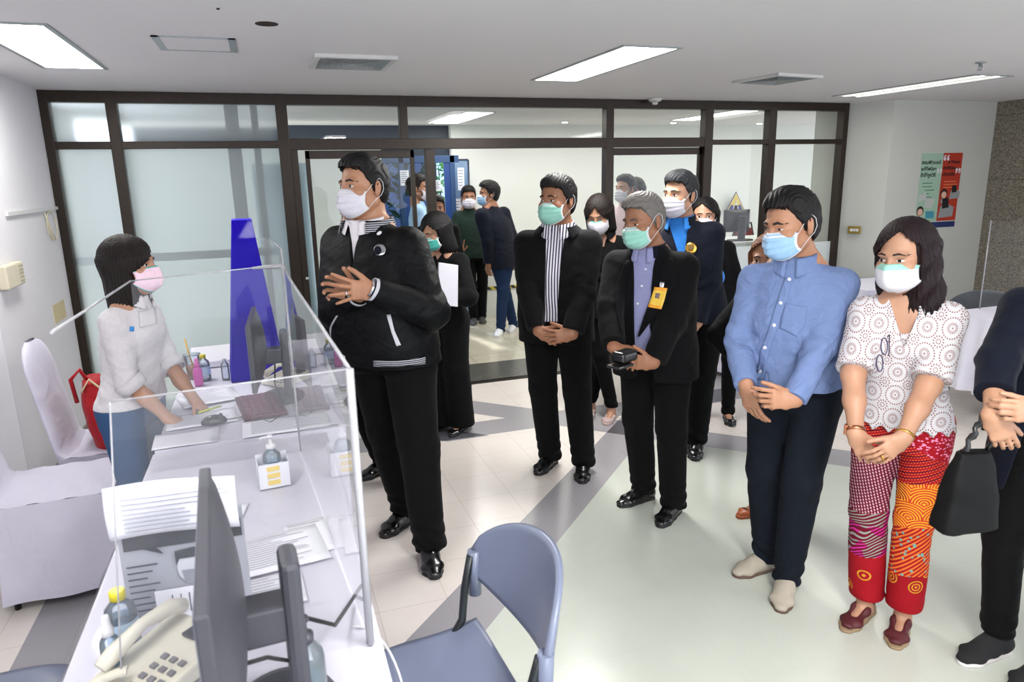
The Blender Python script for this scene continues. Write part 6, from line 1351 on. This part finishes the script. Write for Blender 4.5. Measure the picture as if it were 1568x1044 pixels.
# --- 9 pair behind the right sliding pane
for (hx_, hy_, tx, ty, dep_, lab, m, hk, fc, kwx) in ((954, 300, 957, 268, (3.55, 6.4), 'person in dusty pink shirt and white mask behind the middle glass pane', 'pink_shirt', 'short', 195, {}), (969, 292, 968, 272, (3.85, 6.75), 'dark-haired woman behind the person in the pink shirt', 'pink_shirt', 'bob', 205, dict(fem=True))):
    figure(lab, fc, (hx_, hy_), (tx, ty), None, None, 'skin_c', HB(hk, 'hair_dark', zb=-.10), dict(name='shirt', mat=MAT[m], hem=.84, r=(.06, .052, .045), fold=.005), BT(), root=dep_, mask=SURG('white'), shoe=MAT['shoe_black'], h=.008, seed=3, **kwx)
# --- 10 blue shirt man
P10 = figure('man in light blue button-down shirt and dark jeans, blue mask, hands folded', 218, (1218, 352), (1234, 289), (((1172, 870), (1125, 882)), ((1203, 905), (1190, 950))),
    dict(R=dict(px=(1142, 590), off=.18, d=(.25, -.95, .1), n=(.8, .1, -.5), curl=(.25, .3, .35, .4), spread=.06, ipole=(-.15, -.5, -.8), thumb=(.7, .7, .1)), L=dict(px=(1212, 622), off=.32, d=(-.95, .06, .08), n=(0, -.2, -1), curl=(.45, .6, .7, .75), ipole=(.9, -.45, -.3), thumb=(.45, .9, .3))),
    'skin_a', HB(vol=1.1, seed=10, rec=.006), dict(name='shirt', mat=MAT['chambray'], hem=.93, w=.985, slack=1.03, r=(.062, .056, .044), fold=.013, neck=(.064, .0, .0)),
    BT('jeans_dark', r=(.103, .076, .058), hemz=.05, fold=.006, belt=MAT['belt_brown']), hip=(1217, 600), bw=1.05, belly=.030, shz=-.014, head=(-34, -12, 2), mask=SURG('blue'), look=(.4, -.8), eyeopen=.55, shoe=plain('suede', 'a39a8c', .9, scale=80), solem=plain('sole_brown', '5a4438', .6), shoex='lace', h=.0036, hb=.0032, seed=1.9)
collar(P10, MAT['chambray'], r=(.074, .071), h=.034, gap=.22)
for i, (x, y) in enumerate(((1209, 428), (1196, 464), (1186, 498), (1172, 532), (1165, 568))): dot_px(P10, 'button', P10['ftop0'], (x, y), 2.6, MAT['mask_edge'])
patch_px(P10, 'shirt_pocket', P10['ftop0'], [(1202, 464), (1196, 490), (1194, 502)], [(1236, 470), (1232, 500), (1220, 515)], MAT['chambray'], 12, 8, .003, .002)
patch_px(P10, 'placket', P10['ftop0'], [(1202, 425), (1189, 464), (1178, 500), (1165, 535), (1158, 580)], [(1215, 428), (1202, 466), (1191, 501), (1178, 536), (1170, 582)], MAT['chambray'], 24, 4, .002, .003)
# --- 11 person behind the blue shirt man
P11 = figure('brown-haired person in black jacket and tan flats, hidden behind the blue shirt man', 215, (1172, 400), (1172, 362), (((1160, 782), (1128, 793)), ((1196, 800), (1166, 814))), dict(R=dict(px=(1142, 560), off=.05, d=(.1, -1, .1), n=(1, 0, 0), ipole=(-1, 0, 0)), L=None), 'skin_b', HB('bob', 'hair_brown', zb=-.15, seed=12), dict(name='jacket', mat=MAT['black_trouser'], hem=.82, r=(.062, .056, .046), fold=.006), BT(r=(.085, .058, .046), hemz=.12), fem=True, mask=SURG('white'), shoe=plain('tan_shoe', '9a4f28', .35), shoek='flat', shoex='bow', h=.0055, seed=2.7)
# --- 12 lace blouse woman
P12 = figure('woman in white crochet blouse and red patchwork trousers, white over green mask', 220, (1390, 412), (1404, 337), (((1322, 942), (1280, 975)), ((1380, 960), (1362, 1008))),
    dict(R=dict(px=(1310, 668), off=.20, d=(.45, -.85, .15), n=(.3, .1, -.9), curl=(.3, .3, .35, .4), ipole=(-.9, .0, -.3), thumb=(.7, .8, .1)), L=dict(px=(1372, 700), off=.30, d=(-.72, -.62, .1), n=(0, -.1, -1), curl=(.35, .4, .45, .45), spread=.07, ipole=(.9, -.2, -.4), thumb=(.5, .8, .3))),
    'skin_c', HB('bob', 'hair_plum', zb=-.185, w=1.02, part=-.02, yf=.040, slope=.95, top=.098, wave=.004, seed=14, flare=.012), dict(name='lace_blouse', mat=MAT['lace'], hem=.90, w=1.06, slack=1.03, r=(.064, .072, .074), slv=.98, fold=.005, cuff=-.06, inset=.034, open=[(1.24, .0, .0), (1.5, .0, .085)], depth=.03, shirt=dict(mat=MAT['skin_c'], hem=1.15), neck=(.070, 0, .0), scal=.02),
    BT('redpants', r=(.097, .072, .072), hemz=.10, stack=.25, fold=.006), fem=True, hip=(1382, 640), bw=.98, head=(-28, -8, 3), mask=('lace', [MAT['mask_edge'], MAT['mask_green']]), look=(.6, -.2), eyeopen=.8, armr=1.08, shoe=plain('burgundy_weave', '4a1018', .6, var=.4, scale=220), shoek='wedge', solem=plain('wedge_tan', '8a7458', .7), shoex='strap', h=.0036, hb=.0032, seed=2.4)
cuffband(P12, 'R', .94, .030, .013, MAT['rose_gold'], 'wrist_watch'); cuffband(P12, 'L', .94, .030, .007, MAT['gold'], 'bracelet'); ring(P12, 'L', 2, MAT['gold'])
w12 = P12['J']['ER']+(P12['J']['WR']-P12['J']['ER'])*.94; mb = MB(); q = loc2(P12, (1294, 654), .30); mb.box(tuple(w12+np.array((.030, .0, .0))), (.012, .026, .034), bevel=.003); mb.done('watch_case', MAT['rose_gold'], P12['root'])
# reading glasses hung at the neckline, necklace, earring
gl = MB()
for cx_, cy_ in ((1354, 530), (1347, 556)):
    pts = [loc2(P12, (cx_+5*math.cos(t), cy_+13*math.sin(t)), .215) for t in np.linspace(0, 2*math.pi, 17)]; gl.tube(pts, .0022, 6)
gl.tube([loc2(P12, (1359, 516), .21), loc2(P12, (1362, 512), .2), loc2(P12, (1361, 545), .2)], .002, 6); gl.done('reading_glasses', plain('glasses_purple', '3a3554', .3), P12['root'])
er = MB()
for k in range(5): er.lathe([(.0005, -.005), (.005, 0), (.0005, .005)], tuple(loc2(P12, (1409-.6*k, 470+4.5*k), .13)), 8)
er.done('earring', MAT['silver'], P12['root'])
# --- 13 figure cut by the right edge, with bag
P13 = figure('person in navy jacket over light blue top at the right edge, hands crossed, black trainers', 212, (1664, 376), (1682, 300), (((1522, 1000), (1448, 1022)), ((1600, 1040), (1545, 1060))),
    dict(R=dict(px=(1510, 672), off=.28, d=(.45, -.85, .1), n=(.3, .1, -.9), curl=(.3, .35, .4, .45), spread=.02, thumb=(.4, .9, .3), ipole=(-.8, -.1, -.5)), L=dict(px=(1532, 696), off=.36, d=(-.88, .05, .05), n=(0, -.2, -1), curl=(.55, .65, .7, .75), spread=.02, thumb=(.4, .9, .3), ipole=(.9, -.4, -.1))),
    'skin_c', HB('bob', 'hair_black', zb=-.14, seed=15), dict(name='jacket', mat=MAT['navy'], hem=.72, w=1.03, slack=1.05, r=(.066, .060, .052), fold=.008, cuff=.62, open=[(.71, .03, .085), (1.0, .02, .050), (1.3, 0, .05), (1.5, 0, .07)], shirt=dict(mat=MAT['lt_blue'], hem=.95), neck=(.062, 0, 0)), BT(r=(.094, .066, .056), hemz=.09, belt=MAT['belt_black']), fem=True, H=1.63, mask=SURG('blue'), hip=(1618, 640), bw=1.0, shoe=plain('knit_black', '121214', .9, scale=200), shoek='sneaker', solem=plain('sole_white', 'cfc9c8', .6), shoex='lace', h=.0045, seed=3.3)
cuffband(P13, 'L', .90, .029, .020, plain('watch_strap', '9fc4dc', .5), 'watch_strap')
wv = P13['J']['EL']+(P13['J']['WL']-P13['J']['EL'])*.90; mb = MB(); q = loc2(P13, (1509, 696), .42); ax = unit(q-wv); mb.box(tuple(wv+np.array(loc2(P13, (1510, 696), .45)-loc2(P13, (1510, 696), .42))), (.022, .022, .026), bevel=.004); mb.done('watch_case', MAT['silver'], P13['root'])
# handbag hanging from the forearm of 13
bc = np.array(P13['root'].matrix_basis @ Vector(loc2(P13, (1484, 742), .20))); bg_ = empty('handbag', (bc[0], bc[1], bc[2]-.0), rad(-10), 'black tote handbag with braided handle hanging at the right edge', 'bag')
V, F = smesh(lambda P: (loft([(-.14, 0, 0, .098, .050), (0, 0, 0, .080, .040), (.11, .0, 0, .055, .020)], 4).f(P)+.003*nz(P, 20, 1)).astype(F32), (-.2, -.12, -.18), (.2, .12, .16), .005); from_np('body', V, F, plain('black_leather', '050506', .6, spec=.2, scale=100, bump=.2), bg_)
mb = MB(); pts = []; A0, A1 = Vector((-.035, 0, .10)), Vector((.05, 0, .10)); tp_ = Vector((.075, .0, .36))
for k in range(41):
    t = k/40; b_ = A0*(1-t)**2+tp_*2*t*(1-t)*1.15+A1*t*t; pts.append(b_+Vector((.004*math.sin(k*1.9), .006*math.cos(k*1.9), 0)))
mb.tube(pts, [.0085+.0025*math.sin(k*1.9) for k in range(41)], 8); mb.done('braided_handle', MAT['shoe_black'], bg_)
# --- 14-17 people in the lobby
figure('dark-haired man in white shirt and mask behind the glass door post', 345, (642, 293), (640, 268), None, None, 'skin_b', HB('short', 'hair_dark'), dict(name='shirt', mat=MAT['lt_blue'], hem=.9, r=(.064, .055, .045), fold=.006), BT(), root=(1.62, 7.6), mask=SURG('white'), shoe=MAT['shoe_black'], h=.007, seed=4, look=(-.4, 0))
figure('short dark-haired person whose forehead shows above the woman with the teal mask', 262, (667, 322), (667, 300), None, None, 'skin_b', HB('short'), dict(name='top', mat=MAT['black_suit'], hem=.84, r=(.058, .05, .042), fold=.005), BT(), root=(1.62, 6.7), shoe=MAT['shoe_black'], h=.007, seed=5, noface=False)
P16 = figure('man in dark green polo shirt and white mask, one finger raised, in the lobby doorway', 262, (717, 311), (717, 286), (((726, 495), (722, 507)), ((738, 493), (744, 505))), dict(R=dict(px=(705, 388), off=.22, d=(.1, 1, .1), n=(.3, 0, .9), curl=(.0, 1.3, 1.4, 1.4), ipole=(-.5, -1, 0)), L=None), 'skin_b', HB('short', vol=1.4, seed=6), dict(name='polo_shirt', mat=MAT['green_polo'], hem=.84, r=(.066, .058, .050), fold=.006, cuff=.0, neck=(.055, 0, .0)), BT(r=(.09, .068, .058)), mask=SURG('white'), shoe=plain('trainer_gray', '3c3a38', .7), shoek='sneaker', solem=plain('sole_g', '8a8478', .6), h=.006, seed=6)
P17 = figure('man in navy blazer and blue jeans seen from behind in the lobby doorway', 118, (745, 303), (750, 278), (((766, 512), (752, 524)), ((786, 505), (775, 515))), None, 'skin_b', HB('short', vol=1.5, seed=7), dict(name='blazer', mat=MAT['navy'], hem=.76, w=1.08, r=(.074, .064, .054), fold=.006, neck=(.06, 0, 0)), BT('jeans_navy', r=(.09, .066, .052)), hip=(768, 410), bw=1.12, head=(58, 0, 0), mask=SURG('blue'), shoe=plain('trainer_white', 'd6d6d6', .5), shoek='sneaker', solem=MAT['mask_edge'], h=.006, seed=7)
# --- 18 woman at the far desk
P18 = figure('woman with bob hair in white blouse and jeans, pink mask, standing at the far table', 338, (210, 404), (191, 363), None,
    dict(R=dict(loc=(.10, .235, .86), d=(-.35, .75, -.5), n=(-.2, -.4, -1), curl=(.5, .6, .7, .7), pole=(.6, -.7, -.3)), L=dict(loc=(-.10, .27, .88), d=(.35, .75, -.5), n=(.2, -.4, -1), curl=(.45, .5, .6, .6), pole=(-.6, -.7, -.3))),
    'skin_c', HB('bob', 'hair_dark', zb=-.185, w=.98, part=-.035, yf=.038, slope=.95, top=.080, seed=18), dict(name='blouse', mat=MAT['white_blouse'], hem=.92, w=1.05, slack=1.06, r=(.052, .054, .050), fold=.008, cuff=.12, neck=(.058, .0, .0)),
    BT('jeans_blue', r=(.098, .066, .050), hemz=.08, fold=.005), root=(-.63, 3.32), H=1.52, fem=True, head=(4, 2, 0), mask=('cup', [MAT['mask_pink'], MAT['mask_teal']]), look=(-.3, .2), shoe=MAT['shoe_black'], shoek='flat', h=.0048, hb=.0042, seed=8)
collar(P18, MAT['white_blouse'], r=(.068, .064), h=.028, gap=.5)
cuffband(P18, 'R', .06, .060, .05, MAT['white_blouse'], 'sleeve_cuff', .055); cuffband(P18, 'L', .06, .060, .05, MAT['white_blouse'], 'sleeve_cuff', .055)
patch_px(P18, 'sticker', P18['ftop0'], [(198, 500), (198, 507)], [(205, 500), (205, 507)], plain('blue_sticker', '2f86d0', .5), 3, 3, .002, .001)
for pa_, pb_ in (([(212, 478), (214, 502)], [(236, 470), (240, 496)]), ([(246, 462), (250, 484)], [(258, 460), (262, 478)])): patch_px(P18, 'blouse_pocket', P18['ftop0'], pa_, pb_, MAT['white_blouse'], 10, 6, .003, .002)
# papers held by 3
pc = np.array(P3['root'].matrix_basis @ Vector(loc2(P3, (686, 436), .30))); ps = empty('held_papers', tuple(pc), rad(20), 'thick white papers held by the woman with the teal mask', 'papers'); mb = MB(); mb.box((0, 0, 0), (.15, .012, .27), rotm(-12, 12, 0), bevel=.002); mb.done('sheets', plain('paper_gray', 'b9b9c2', .7), ps)
for t_ in [o for o in bpy.data.objects if o.type == 'FONT']:      # lettering becomes ordinary mesh
    me = bpy.data.meshes.new_from_object(t_); n_ = bpy.data.objects.new('lettering', me); COL.objects.link(n_); n_.parent = t_.parent; n_.location = t_.location; n_.rotation_euler = t_.rotation_euler; bpy.data.objects.remove(t_)
